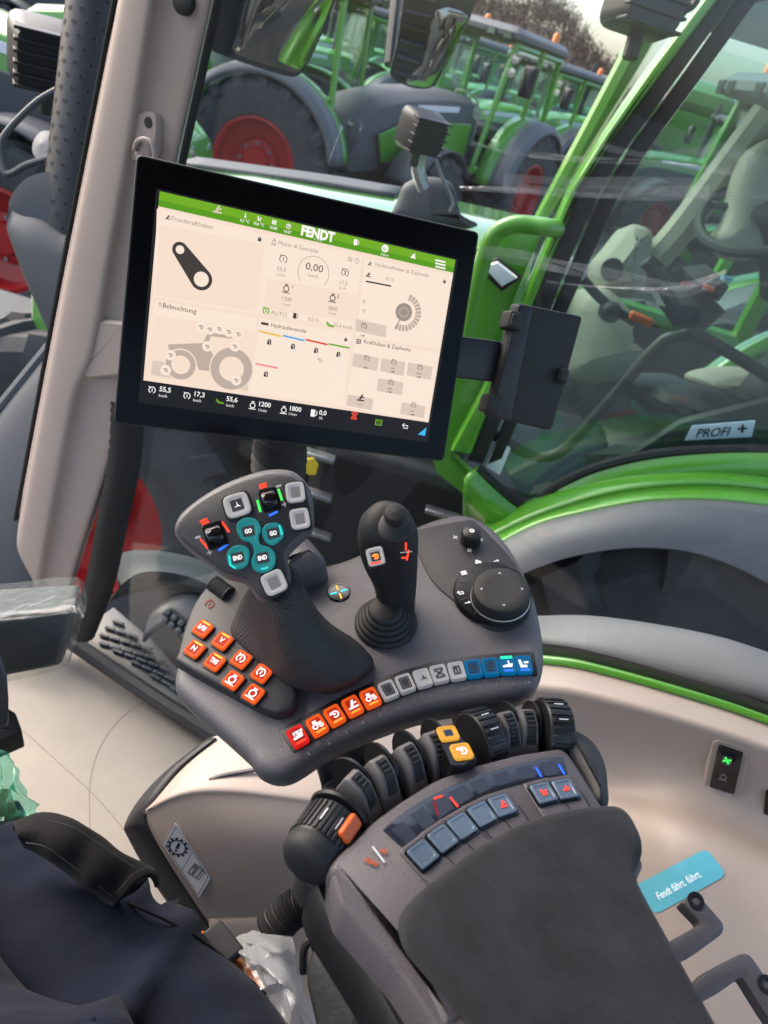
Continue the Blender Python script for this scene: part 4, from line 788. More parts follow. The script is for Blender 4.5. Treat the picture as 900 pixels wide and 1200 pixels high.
I('engine', z2(122, 408), .0050, DARK); I('engine', z2(310, 446), .0050, DARK)
I('dial', z2(40, 500), .0045, GREEN, .3); T('AUTO', z2(92, 511), .0070, MG); I('pump', z2(158, 520), .0034, DARK); T('0,0 l/h', z2(232, 536), .0056); I('field', z2(300, 552), .0046, GREEN, .3); T('55,6 km/h', z2(352, 562), .0060)
I('grid', z2(380, 291), .0032, GREY); I('clock', z2(408, 297), .0034, GREY)
T('Hydraulikventile', z2(132, 572), .0066, DARK); I('minus', z2(35, 552), .004, DARK, .7); I('lock', z2(363, 615), .0030)
for (a, b), m, n in (((14, 582, 98, 602), YEL), ((110, 600, 194, 620), BLU), ((204, 617, 287, 636), RED), ((296, 634, 376, 650), GREEN), ((0, 714, 85, 731), PNK)) and [(((14, 582), (98, 602)), YEL, '1'), (((110, 600), (194, 620)), BLU, '2'), (((204, 617), (287, 636)), RED, '3'), (((296, 634), (376, 650)), GREEN, '4'), (((0, 714), (85, 731)), PNK, '7')]:
    A, B = z2(*a)[0], z2(*b)[0]; mb.stroke(D, [D.uv(*A), D.uv(*B)], .0017, .0012, m); cx_, cy_ = (a[0]+b[0])/2, (a[1]+b[1])/2
    I('lock', z2(cx_-3, cy_+34), .0042, DARK, .3); text(mb, D, n, D.uv(*z2(cx_-2, cy_+40)[0]), .0042, SA, .0016, WHITE)
I('loop', z2(258, 700), .004, GREY)
T('87 %', z2(541, 373), .0056); mb.stroke(D, [D.uv(*z2(446, 380)[0]), D.uv(*z2(545, 399)[0])], .0015, .0012, DARK); I('lift', z2(454, 354), .0032)
c = D.uv(*z2(598, 505)[0]); mb.flat(D, disc(D, c, .0088), .0013, MG); mb.stroke(D, [c, D.uv(*z2(566, 566)[0])], .0012, .0012, MG); mb.stroke(D, [(c[0]+p[0], c[1]+p[1]) for p in arc((0, 0), .0046, 0, 360, 16)], .0006, .0016, TG)
for k in range(15):
    a0 = 78-k*13; mb.flat(D, [(c[0]+r*cos(radians(a)), c[1]+r*sin(radians(a))) for r, a in ((.0125, a0), (.0185, a0), (.0185, a0-10), (.0125, a0-10))], .0011, GREY)
I('fan', z2(437, 462), .003, GREY); I('loop', z2(437, 500), .003, GREY)
T('Kraftheber & Zapfwelle', z2(532, 643), .0066, DARK); I('grid', z2(415, 624), .0036, DARK)
for z, t in ((z2(448, 692), 'lift'), (z2(558, 708), '540'), (z2(664, 730), '1000'), (z2(546, 790), '100E'), (z2(437, 562), 'x'), (z2(638, 882), 'auto')):
    I('dial', z, .0042, DARK, .16); zz = [(z[0][0]-1.5, z[0][1]+7)]; T(t, zz, .0034, DARK) if t not in 'lift x' else None; I('arrowr', [(zz[0][0]-.5, zz[0][1]+4)], .003, DARK, .2)
I('lift', z2(424, 853), .0050, DARK); T('auto', z2(421, 878), .0044, MG)
# outline of the tractor on the light page, greyed, and the big lift arm
def FL(z, m, h=.0011): mb.flat(D, D.pts(z), h, m)
FL(z1(236, 824, 380, 818, 400, 778, 420, 776, 500, 790, 496, 800, 412, 790, 402, 832, 425, 872, 470, 838, 500, 850, 420, 935, 365, 930, 330, 870, 240, 848), GREY, .0009)
for z, r, ri in ((z1(288, 908), .0135, .0085), (z1(498, 925), .0195, .0115)):
    c = D.uv(*z[0]); mb.flat(D, disc(D, c, r+.0012), .0010, PAPER); mb.flat(D, disc(D, c, r), .00105, GREY); mb.flat(D, disc(D, c, ri), .0011, PAPER)
mb.stroke(D, [D.uv(*p) for p in z1(480, 840, 520, 845, 568, 885)], .0012, .0011, GREY)
for z in (z1(372, 752), z1(408, 762), z1(447, 760), z1(487, 772), z1(526, 782), z1(398, 832), z1(512, 832), z1(246, 868), z1(226, 930), z1(517, 972)):
    mb.flat(D, disc(D, D.uv(*z[0]), .0048), .0012, TILE); icon(mb, D, 'lock' if 0 else 'loop', D.uv(*z[0]), .0026, SA, .0014, MG, .25)
a, b = V(D.uv(*z1(285, 433)[0])), V(D.uv(*z1(373, 555)[0])); ra, rb = .0068, .0098; d = (b-a).normalized(); n = V((-d.y, d.x)); an = math.degrees(atan2(n.y, n.x))
mb.flat(D, arc(a, ra, an, an+180, 14)+arc(b, rb, an+180, an+360, 14), .0011, DARK); mb.flat(D, disc(D, a, ra*.55), .0013, TILE); mb.flat(D, disc(D, b, rb*.68), .0013, TILE)
# header
for n_, z, t in (('thermo', z1(555, 292), '4,2 °C'), ('seat', z1(614, 305), '18,6 °C'), ('grid', z1(674, 320), '15:08'), ('clock', z1(733, 336), '16:27')):
    I(n_, z, .0028, WHITE, .3); T(t, [(z[0][0]-1, z[0][1]+6.6)], .0042, WHITE, .02)
I('lift', z1(440, 268), .0050, TG)
T('FENDT', z2(251, 188), .0150, WHITE, .05, wid=.0325); T('V i e w', z2(250, 212), .0034, WHITE)
I('pump', z2(404, 222), .0036, WHITE); I('clock', z2(522, 247), .0040, WHITE, .5); T('Admin', z2(520, 272), .0040, WHITE); I('bell', z2(637, 277), .0046, WHITE)
for k in (-1, 0, 1): c = z2(746, 311+k*13)[0]; mb.box(D.loc(*D.uv(*c), .0012), (D.X*cos(SA)+D.Y*sin(SA))*.0056, (D.Y*cos(SA)-D.X*sin(SA))*.0008, D.N*.00003, WHITE)
# bottom bar
for n_, z, t, u, zt, zu, m in (('dial', z1(170, 1012), '55,5', 'km/h', z1(224, 1012), z1(215, 1036), WHITE), ('dial', z1(314, 1036), '17,3', 'km/h', z1(366, 1032), z1(356, 1055), WHITE), ('field', z1(450, 1056), '55,6', 'km/h', z1(500, 1052), z1(492, 1076), GREEN), ('engine', z1(585, 1074), '1200', '1/min', z1(636, 1072), z1(626, 1096), WHITE), ('engine', z2(112, 900), '1800', '1/min', z2(160, 897), z2(148, 918), WHITE), ('pump', z2(232, 914), '0,0', 'l/h', z2(270, 914), z2(262, 934), WHITE)):
    I(n_, z, .0046, m, .2); T(t, zt, .0078, WHITE, .02); T(u, zu, .0048, WHITE)
I('cross', z2(397, 925), .0042, RED, .5); I('box', z2(496, 952), .0058, GREEN, .2, radians(90)); T('LED', z2(496, 952), .0040, GREEN); I('back', z2(604, 968), .0042, WHITE)
mb.flat(D, D.pts(z2(655, 1000, 690, 972, 684, 1006)), .0012, CY)
build(mb, 'page_writing', SM, sc)
# mount under the display: ribbed sleeve and round foot
mb = MB(); A = D.at(330, 480, -.03); B = P(322, 640, .92); mb.tube([A, A.lerp(B, .35), B], lambda t: .028+.0022*sin(t*110), 20, sub=16); build(mb, 'mount_sleeve', 'softblack', TM)
mb = MB(); mb.shell(D, rnd(D.pts([(250, 330), (430, 370), (410, 480), (240, 450)]), .01), [(0, 1, -.05), (0, 1, -.022)]); build(mb, 'mount_plate', 'softblack', TM)
# device holder on the right
H = Fr(D.at(600, 430, -.012), D.N+V((0, 0, .02)), D.X)
PH = thing('device_holder', H.at(600, 430), 'black clamp holder on a flat arm to the right of the terminal', 'device holder')
mb = MB(); mb.slab(H, rnd(H.pts([(520, 391), (590, 400), (582, 448), (514, 440)]), .004), -.012, -.003, .002); build(mb, 'arm', 'black', PH, bevel=0)
mb = MB(); mb.slab(H, rnd(H.pts([(602, 355), (679, 371), (643, 504), (569, 487)]), .005), -.006, .008, .003); pb = build(mb, 'plate', 'softblack', PH)
mb = MB(); mb.slab(H, rnd(H.pts([(603, 357), (620, 361), (594, 493), (571, 487)]), .003), .004, .0095, .002); build(mb, 'sliding_edge', 'black', PH)
ha = px_ang(H, (569, 487), (602, 355))-pi/2
for (u, v), w_, h_ in (((603, 376), .017, .019), ((578, 474), .017, .019), ((660, 441), .010, .017)):
    mb = MB(); mb.slab(H, rnd(rect2(*H.uv(u, v, .012), w_, h_, ha), .003), -.004, .016, .003); mb.slab(H, rnd(rect2(*H.uv(u+1.5, v, .018), w_*.6, h_*.75, ha), .002), .014, .0185, .0015); build(mb, 'jaw', 'rubber', PH)
mb = MB(); mb.stroke(H, [H.uv(*p, .008) for p in y1(268, 470, 300, 460, 320, 468, 305, 480)], .0006, .0083); mb.stroke(H, [H.uv(*p, .008) for p in y1(320, 455, 290, 500, 310, 490)], .0006, .0083); build(mb, 'embossed_mark', 'black', pb)
# ================================================================== control console
KN = V((-.22, -.30, 1)).normalized(); KF = Fr(P(430, 720, .64), KN, R_)
CO = thing('control_console', KF.at(430, 760, -.05), 'grey console with a curved row of fourteen lit keys and a big round dial', 'control console')
cout = [(214, 742), (206, 775), (203, 800), (214, 816), (250, 848), (288, 882), (300, 898), (322, 907), (346, 902), (385, 877), (440, 852), (500, 832), (545, 824), (590, 816), (618, 809), (632, 797), (639, 770), (636, 735), (625, 690), (606, 650), (585, 622), (562, 606), (542, 600), (515, 604), (480, 617), (430, 642), (395, 656), (350, 664), (315, 660), (262, 690), (228, 715)]
q = KF.pts(cout); q = smooth2(ccw(q), 3)
mb = MB(); mb.shell(KF, q, [(.020, 1, -.034), (.006, 1, -.030), (.001, 1, -.022), (0, 1, -.012), (.0008, 1, -.006), (.003, 1, -.002), (.007, 1, .0002), (.014, 1, .0006)])
body = build(mb, 'body', 'console', CO, ang=50)
# numbered sloping lip: key strip recess following the row
kc = [(348.7, 861.5), (371.5, 848.7), (392, 837), (413, 826), (434, 816.5), (455, 807.5), (475, 799.7), (495.5, 793.5), (515, 788.5), (535.4, 785), (555, 782), (575, 780), (595, 778.4), (614, 777.5)]
H2 = .0012
K2 = [KF.uv(u, v, H2) for u, v in kc]
tan_ = []
for i in range(14):
    a, b = K2[max(0, i-1)], K2[min(13, i+1)]; tan_.append(atan2(b[1]-a[1], b[0]-a[0]))
def offrow(d, ext=.0095):
    o = []
    for (x, y), t in zip(K2, tan_): o.append((x-sin(t)*d, y+cos(t)*d))
    t = tan_[0]; o[0] = (o[0][0]-cos(t)*ext, o[0][1]-sin(t)*ext); t = tan_[-1]; o[-1] = (o[-1][0]+cos(t)*ext, o[-1][1]+sin(t)*ext); return o
ps = offrow(-.0108)+offrow(.0108)[::-1]
mb = MB(); mb.slab(KF, rnd(ps, .002, 3), -.002, H2, .0006); build(mb, 'key_strip', 'black', CO)
faces = [('red', 'redD', 'blade', 'ledred')]+[('orange', 'orangeD', n_, 'ledorange') for n_ in ('tractor', 'loop', 'lift', 'tractor')]+[('whitekey', 'keydark', 'box', None), ('whitekey', 'keydark', 'box', None), ('whitekey', 'whitekey', 'tri', None), ('whitekey', 'whitekey', 'cross', None), ('whitekey', 'whitekey', 'door', None)]+[('keyblue', 'keyblueD', 'box', None), ('keyblue', 'keyblueD', 'box', None), ('keyblue', 'keyblue', 'blade', 'ledblue'), ('keyblue', 'keyblue', 'seat', 'ledblue')]
for i, (rim, fc, ic, led) in enumerate(faces):
    u, v = kc[i]
    im = 'white'
    if fc in ('keydark', 'keyblueD'): im = None
    elif rim == 'whitekey': im = 'ink'
    lb = None
    kb = key(CO, KF, u, v, .0124, .0156, tan_[i], H2, .0042, fc, rim, ic if im else None, im or 'white', led, -1, name='button', ics=.36, rad=.18, house=False)
    if im is None:
        c = KF.uv(u, v, H2+.0042); mb = MB(); mb.stroke(KF, rect2(*c, .0056, .0074, tan_[i]), .0006, H2+.0042, 0, True); build(mb, 'pictogram', 'print' if rim != 'keyblue' else 'keyblue', kb)
    if i == 12:
        c = KF.uv(u, v, H2+.0042); t = tan_[i]; mb = MB(); mb.flat(KF, rect2(c[0]-sin(t)*.0062, c[1]+cos(t)*.0062, .0092, .0026, t), H2+.0044); build(mb, 'green_bar', 'keygreen', kb)
    if i == 0:
        c = KF.uv(u, v, H2+.0042); mb = MB(); text(mb, KF, 'STOP', (c[0], c[1]+.002), .004, tan_[0], H2+.0046, 0, bold=.04, wid=.008); build(mb, 'lettering', 'white', kb)
mb = MB(); lipN = Fr(KF.O, KF.N, KF.X)
for i in range(14):
    x, y = K2[i]; t = tan_[i]; text(mb, KF, str(i+1), (x+sin(t)*.0168, y-cos(t)*.0168), .0052, t, .0010, 0)
build(mb, 'key_numbers', 'print', CO)
# round indicator
c = KF.uv(397, 693.5, .002); mb = MB(); mb.shell(KF, disc(KF, c, .0098), [(0, 1, -.002), (0, 1, .0012), (.0008, 1, .0022), (.0016, 1, .0022), (.002, 1, .0017)]); rd = build(mb, 'round_indicator', 'gloss', CO)
mb = MB()
for k, m in ((0, 0), (1, 1), (2, 0), (3, 1)):
    a = k*pi/2+.35; mb.stroke(KF, [(c[0]+cos(a)*.0022, c[1]+sin(a)*.0022), (c[0]+cos(a)*.0070, c[1]+sin(a)*.0070)], .0014, .0020, 1-m)
build(mb, 'indicator_lights', ['ledyellow', 'ledcyan'], rd)
# dark plate with small knob and big dial
pl = [(484, 630), (500, 620), (548, 611), (558, 614), (575, 630), (598, 655), (616, 685), (622, 712), (612, 732), (592, 741), (565, 735), (535, 708), (505, 680)]
mb = MB(); mb.slab(KF, smooth2(ccw(KF.pts(pl)), 3), -.001, .0022, .0008); build(mb, 'dial_plate', 'darkgray', CO)
c = KF.uv(551, 633, .003); mb = MB(); mb.shell(KF, disc(KF, c, .0088, 26), [(-.0006, 1, .002), (0, 1, .012), (.0012, 1, .0145), (.002, 1, .0150)]); kn = build(mb, 'small_knob', 'black', CO)
mb = MB(); icon(mb, KF, 'gear', KF.uv(553, 622, .015), .0026, 0, .0152, 0, .3); build(mb, 'pictogram', 'white', kn)
mb = MB()
for z in (z4(512, 232), z4(612, 242), z4(567, 283)): icon(mb, KF, 'fan', KF.uv(*z[0], .0023), .0028, 0, .0024, 0, .25)
build(mb, 'dial_plate_marks', 'whiteprint', CO)
dc = KF.uv(577, 694, .004); mb = MB(); mb.shell(KF, disc(KF, dc, .0325, 44), [(-.0008, 1, .001), (0, 1, .0045), (.0012, 1, .0060), (.0105, 1, .0068)]); rg = build(mb, 'dial_ring', 'ringgloss', CO)
mb = MB()
for a in (200, 235, 160, 125, 90, 55): A = (dc[0]+.0215*cos(radians(a)), dc[1]+.0215*sin(radians(a))); B = (dc[0]+.0305*cos(radians(a)), dc[1]+.0305*sin(radians(a))); mb.stroke(KF, [A, B], .0005, .0070)
build(mb, 'ring_joints', 'darkgray', rg)
mb = MB()
for n_, z in (('grid', z4(545, 372)), ('back', z4(533, 450)), ('tractor', z4(600, 328)), ('arrowr', z4(672, 325)), ('arrowr', z4(560, 488))): icon(mb, KF, n_, KF.uv(*z[0], .0068), .0028, .3, .0072, 0, .28)
build(mb, 'ring_pictograms', 'white', rg)
DH = .021; d2 = KF.uv(588, 690, DH); mb = MB(); mb.shell(KF, disc(KF, d2, .0233, 48), [(-.0012, 1, .004), (-.0012, 1, .0075), (0, 1, .008), (0, 1, DH-.002), (.0006, 1, DH-.0006), (.0016, 1, DH), (.010, 1, DH-.0006)], 0, 0); dl = build(mb, 'dial', 'softblack', CO)
mb = MB()
for a in (90, 180, 270, 0): icon(mb, KF, 'up', (d2[0]+.0165*cos(radians(a)), d2[1]+.0165*sin(radians(a))), .0018, radians(a-90), DH+.0001, 0, .3)
build(mb, 'dial_arrows', 'whiteprint', dl)
mb = MB(); mb.lathe(KF.loc(*d2, 0), KN, [(.0242, .0085), (.0248, .0092), (.0242, .0100)], 48, cap0=False, cap1=False); build(mb, 'chrome_ring', 'steel', dl)
# raised left half of the console: key block for the joystick, with eight orange keys
KB = Fr(KF.O+KN*.019, KN+V((-.03, -.06, 0)), R_)
blk = [(209, 776), (208, 765), (216, 735), (228, 705), (250, 680), (275, 678), (300, 692), (318, 740), (345, 800), (343, 826), (330, 834), (312, 832), (262, 806)]
mb = MB(); mb.shell(KB, smooth2(ccw(KB.pts(blk)), 3), [(-.001, 1, -.026), (0, 1, -.003), (.0008, 1, -.001), (.0025, 1, 0)]); kb_ = build(mb, 'joystick_plinth', 'darkgray', CO, ang=50)
ka = px_ang(KB, (237, 735.5), (306, 788)); 
kpos = [((237, 735.5), None, 'I/II', True), ((260, 750), None, 'V', True), ((227.5, 759.5), None, 'N', True), ((251, 774.5), None, 'TMS', True), ((282, 771.5), 'dial', None, False), ((306, 788), 'dial', None, False), ((272.5, 796), 'engine', None, False), ((296.5, 812), 'engine', None, False)]
for (u, v), ic, tx, yel in kpos:
    key(CO, KB, u, v, .0130, .0132, ka+.10, .0, .0038, 'orangeD' if 0 else 'redkeyface' if 0 else 'orangeD', 'orange', ic, 'white', 'ledyellow' if yel else None, 1, txt=tx, ics=.34, rad=.18)
mb = MB(); c = KB.loc(*KB.uv(259, 690), -.001); ax = (KB.X*cos(ka)+KB.Y*sin(ka)); mb.lathe(c-ax*.010, ax, [(.002, 0), (.0075, .0005)]+[(.0075-(.0007 if k % 2 else 0), .0015+k*.0011) for k in range(16)]+[(.0075, .0195), (.002, .020)], 18); build(mb, 'thumb_wheel', 'softblack', CO, ang=20)
mb = MB(); icon(mb, KB, 'dial', KB.uv(*z3(185, 592)[0], .0005), .005, ka, .0006, 0, .2); build(mb, 'plinth_mark', 'dimred', CO)
# ================================================================== drive joystick
JS = thing('drive_joystick', KF.at(372, 775), 'large grey joystick with mitten-shaped head and teal and white keys', 'joystick')
HN = (-(ray(290, 620)).normalized()*.8+KN*.35+V((-.10, 0, 0))).normalized(); HC = KF.at(330, 745, .02)
HF = Fr(P(290, 620, .565), HN, R_)
head = z3(35, 285, 60, 230, 130, 170, 230, 110, 340, 68, 430, 50, 510, 58, 560, 100, 582, 150, 590, 230, 585, 290, 540, 335, 500, 375, 485, 410, 500, 470, 500, 530, 470, 570, 420, 590, 370, 570, 340, 530, 310, 500, 240, 480, 170, 430, 90, 370, 45, 320)
hq = smooth2(ccw(HF.pts(head)), 3)
mb = MB(); mb.shell(HF, hq, [(.014, 1, -.030), (.004, 1, -.026), (.0008, 1, -.020), (0, 1, -.013), (.0015, 1, -.006), (.0045, 1, -.0012), (.0068, 1, .0), (.0078, 1, .0002)])
hd = build(mb, 'head', 'console', JS, ang=60)
# darker face plate, a little inside the rim along the top
face = z3(58, 292, 90, 245, 150, 195, 240, 145, 340, 108, 430, 92, 500, 95, 540, 120, 566, 165, 577, 230, 570, 285, 530, 325, 488, 368, 474, 410, 488, 470, 488, 525, 464, 558, 420, 576, 378, 558, 350, 520, 318, 488, 245, 468, 180, 420, 100, 362, 62, 320)
mb = MB(); mb.shell(HF, smooth2(ccw(HF.pts(face)), 3), [(0, 1, -.001), (0, 1, .0004), (.0008, 1, .0009)]); build(mb, 'face_plate', 'darkgray', JS, ang=60)
HH = .0009
ha = px_ang(HF, (239.5, 637), (308, 569))  # diagonal used only for the tilt of the key field
ga = px_ang(HF, (251.8, 627.5), (316, 587)); t0 = px_ang(HF, (252, 655), (280, 655))
def ang_img(deg, u=290, v=620): A = HF.uv(u, v); B = HF.uv(u+20*cos(radians(deg)), v-20*sin(radians(deg))); return atan2(B[1]-A[1], B[0]-A[0])
A25, A15 = ang_img(25), ang_img(15)
for (z, w_, h_, a, ic) in ((z3(292, 205), .0185, .0175, ang_img(18), 'tri'), (z3(520, 155), .0140, .0155, ang_img(8), None), (z3(538, 258), .0140, .0155, ang_img(10), None), (z3(437, 508), .0165, .0165, ang_img(24), None)):
    u, v = z[0]; k_ = key(JS, HF, u, v, w_, h_, a, HH, .0032, 'whitekey', 'whitekey', None, name='button', rad=.28)
    c = HF.uv(u, v, HH+.0032); mb = MB(); mb.flat(HF, rnd(rect2(*c, w_*.48, h_*.50, a), .0006), HH+.0030, 0)
    if ic: icon(mb, HF, 'tri', c, w_*.2, a, HH+.0032, 1)
    build(mb, 'key_window', ['print' if not ic else 'keydark', 'white'], k_)
# rockers (small rollers in black wells)
for (u, v), w_, h_, a in (((251.8, 627.5), .0142, .0175, ang_img(20)), ((316, 586), .0128, .0165, ang_img(15))):
    c = HF.uv(u, v, HH); mb = MB(); mb.slab(HF, rnd(rect2(*c, w_*1.12, h_*1.12, a), .003), -.001, .0014, .0006); ax = HF.X*cos(a)+HF.Y*sin(a)
    mb.lathe(HF.loc(*c, -.001)-ax*w_*.42, ax, [(.001, 0), (.0068, .0004), (.0074, .0015), (.0074, w_*.84-.0015), (.0068, w_*.84-.0004), (.001, w_*.84)], 26)
    for s in (-1, 0, 1): yx = HF.Y*cos(a)-HF.X*sin(a); mb.box(HF.loc(*c, .0063-abs(s)*.0013)+yx*s*.0034, ax*w_*.30, yx*.0006, HF.N*.0006)
    build(mb, 'roller', 'gloss', JS)
# teal keys
def tealkey(px, txts, glow=None):
    mb = MB(); q = smooth2(ccw(HF.pts(px, HH+.002)), 3); mb.shell(HF, q, [(0, 1, HH-.001), (0, 1, HH+.0020), (.0008, 1, HH+.0028), (.0022, 1, HH+.0028), (.0028, 1, HH+.0024)], 0); k_ = build(mb, 'teal_button', 'teal', JS)
    mb = MB()
    for z, t in txts:
        c = HF.uv(*z, HH+.0028); a = ang_img(12); mb.flat(HF, rnd(rect2(*c, .0088, .0078, a), .0008), HH+.0028, 0); text(mb, HF, t, c, .0044, a, HH+.0031, 1, bold=.05, wid=.0052 if len(t) < 3 else .0066)
    if glow: mb.stroke(HF, [HF.uv(*p, HH+.003) for p in glow], .0012, HH+.0029, 2)
    build(mb, 'lettering', ['keydark', 'white', 'tealglow'], k_)
tealkey(z3(290, 300, 300, 268, 335, 254, 372, 266, 386, 300, 376, 328, 384, 360, 420, 372, 442, 400, 436, 445, 404, 468, 362, 462, 348, 425, 360, 390, 345, 352, 310, 340), [(z3(337, 308)[0], 'GO'), (z3(392, 412)[0], 'END')], z3(388, 456, 412, 450))
tealkey(z3(392, 300, 410, 280, 445, 275, 470, 292, 474, 325, 455, 348, 430, 362, 405, 350, 392, 325), [(z3(434, 316)[0], 'GO')], z3(458, 286, 468, 320))
tealkey(z3(252, 400, 270, 372, 305, 362, 336, 376, 340, 405, 330, 440, 295, 456, 262, 442), [(z3(295, 412)[0], 'END')], z3(262, 405, 266, 440, 285, 452))
mb = MB()
def led(z, L, a, m): c = HF.uv(*z[0], HH); mb.flat(HF, rect2(*c, L, .0016, a), HH+.0002, m)
led(z3(162, 266), .0055, ang_img(25), 0); led(z3(169, 276), .0055, ang_img(25), 0); led(z3(165, 358), .0095, ang_img(-50), 0); led(z3(248, 292), .0095, ang_img(-55), 0); led(z3(238, 372), .0075, ang_img(35), 2)
led(z3(393, 126), .0055, ang_img(18), 0); led(z3(395, 136), .0055, ang_img(18), 0); led(z3(378, 210), .0095, ang_img(-75), 1); led(z3(461, 166), .0095, ang_img(-72), 1); led(z3(434, 240), .0070, ang_img(25), 2); led(z3(422, 228), .0025, ang_img(25), 2)
for z in (z3(140, 332), z3(455, 132)): led(z, .004, ang_img(18), 3)
for z in (z3(185, 392), z3(478, 203)): icon(mb, HF, 'plus', HF.uv(*z[0], HH), .0022, ang_img(18), HH+.0002, 3, .3)
build(mb, 'indicator_lights', ['ledred', 'ledgreen', 'ledblue', 'dimwhite'], JS)
# stem and palm rest: dimpled rubber rising from the console to the head
base = [(268, 738), (290, 765), (318, 790), (343, 806), (372, 812), (402, 806), (428, 790), (436, 772), (420, 752), (398, 738), (382, 728), (360, 712), (330, 700), (296, 708)]
midp = [(277, 715), (292, 738), (312, 764), (338, 790), (370, 800), (395, 786), (402, 766), (396, 748), (385, 738), (376, 722), (365, 704), (350, 690), (322, 682), (292, 694)]
mid2 = [(286, 698), (296, 715), (312, 738), (330, 760), (352, 768), (374, 758), (381, 744), (376, 730), (370, 715), (362, 700), (355, 686), (345, 676), (322, 672), (298, 684)]
top = [(300, 680), (304, 690), (312, 703), (322, 712), (334, 710), (345, 702), (350, 694), (350, 686), (350, 678), (349, 668), (345, 660), (336, 655), (322, 656), (306, 668)]
def kring(px, h, n=44): return [KF.at(u, v, h) for u, v in resample(smooth2(px, 4), n)]
mb = MB(); mb.rings([kring(base, .006), kring(base, .0125), kring([lerp_px(a, b, .12) for a, b in zip(base, midp)], .017), kring(midp, .026), kring(mid2, .048), kring([lerp_px(a, b, .6) for a, b in zip(mid2, top)], .064), kring(top, .080)])
build(mb, 'grip_sleeve', 'dimple', JS, subd=1, ang=70)
mb = MB(); wing = [(372, 745), (388, 735), (402, 740), (420, 753), (437, 770), (432, 784), (410, 800), (380, 808), (366, 790)]
mb.shell(KF, smooth2(ccw(KF.pts(wing, .008)), 3), [(0, 1, .0), (0, 1, .006), (.002, 1, .010), (.005, .95, .0125), (.008, .7, .0145), (.008, .3, .015)]); build(mb, 'palm_rest', 'dimple', JS, ang=70)
mb = MB(); hs = [(318, 655), (330, 640), (352, 632), (366, 640), (384, 668), (352, 682), (330, 690)]; mb.shell(KF, smooth2(ccw(KF.pts(hs, .012)), 3), [(0, 1, -.002), (.001, 1, .018), (.006, 1, .028), (.012, .8, .032)]); build(mb, 'rear_hump', 'console', CO, ang=60)
# ================================================================== small joystick
CS = thing('mini_joystick', KF.at(455, 735), 'slim black joystick with ribbed bellows foot and a thumb stick', 'joystick')
mb = MB(); c = KF.uv(452, 728, .004); bl = []
for k in range(5):
    r = .0255-.0028*k; h = .002+.0042*k; bl += [(r-.0022, h), (r, h+.0008), (r, h+.0026), (r-.0022, h+.0042)]
mb.lathe(KF.loc(*c, -.001), KN, bl+[(.010, .024)], 44, cap0=True); build(mb, 'bellows', 'rubber', CS, ang=60)
b0 = KF.loc(*c, .012); spine = []
def sec(u, v, d, w_, dp, tilt=0):
    C_ = P(u, v, d); return (C_, w_/FPX*d/2, dp)
secs = [sec(462, 728, .655, 44, .014), sec(464, 705, .635, 45, .0145), sec(464, 680, .622, 50, .0155), sec(457, 655, .606, 66, .0185), sec(454, 630, .594, 74, .021), sec(455, 612, .587, 70, .021), sec(460, 601, .586, 54, .018), sec(462, 595, .590, 30, .010)]
mb = MB(); rs = []
for i, (C_, a, b) in enumerate(secs):
    t = (secs[min(7, i+1)][0]-secs[max(0, i-1)][0]).normalized(); X = (R_-t*R_.dot(t)).normalized(); Y = t.cross(X)
    rs.append([C_+X*a*math.copysign(abs(cos(q_))**.8, cos(q_))+Y*b*math.copysign(abs(sin(q_))**.8, sin(q_)) for q_ in [2*pi*k/26 for k in range(26)]])
mb.rings(rs); gp = build(mb, 'grip', 'softblack', CS, subd=2, ang=80)
tn = Fr(P(463, 616, .565), (KN*.9-ray(463, 616).normalized()*.5), R_)
mb = MB(); mb.lathe(tn.O-tn.N*.006, tn.N, [(.0125, 0), (.0125, .004), (.0105, .006), (.0118, .0075), (.0092, .009), (.0105, .0105), (.0078, .012), (.0090, .0135), (.0066, .015), (.006, .016), (.0062, .0175), (.0080, .0185), (.0084, .024), (.0072, .027), (.004, .028), (0, .0282)], 30)
build(mb, 'thumb_stick', 'rubber', CS)
bf2 = Fr(P(440, 652, .566), -ray(440, 652)+KN*.2+V((-.15, 0, 0)), R_); k_ = key(CS, bf2, 440, 652, .0125, .0132, ang_img(12), .0, .003, 'whitekey', 'whitekey', None, rad=.2)
mb = MB(); c = bf2.uv(440, 652, .003); a = ang_img(12); mb.flat(bf2, rect2(*c, .0068, .0068, a), .0029, 0); icon(mb, bf2, 'loop', c, .003, a, .0031, 1, .3); mb.flat(bf2, rect2(c[0], c[1]-.0048, .008, .0012, a), .0031, 2); build(mb, 'key_window', ['keydark', 'ledorange', 'ledred'], k_)
mf = Fr(P(476, 647, .573), -ray(476, 647)+V((.1, 0, 0)), R_); mb = MB()
for z, L, a in ((z4(319, 268), .006, 90), (z4(326, 302), .008, 80), (z4(312, 312), .004, 0)): mb.flat(mf, rect2(*mf.uv(*z[0]), L, .0013, radians(a)), .0001, 0)
mb.flat(mf, rect2(*mf.uv(*z4(320, 290)[0]), .009, .0007, .1), .0002, 1); build(mb, 'indicator_lights', ['ledred', 'dimwhite'], CS)
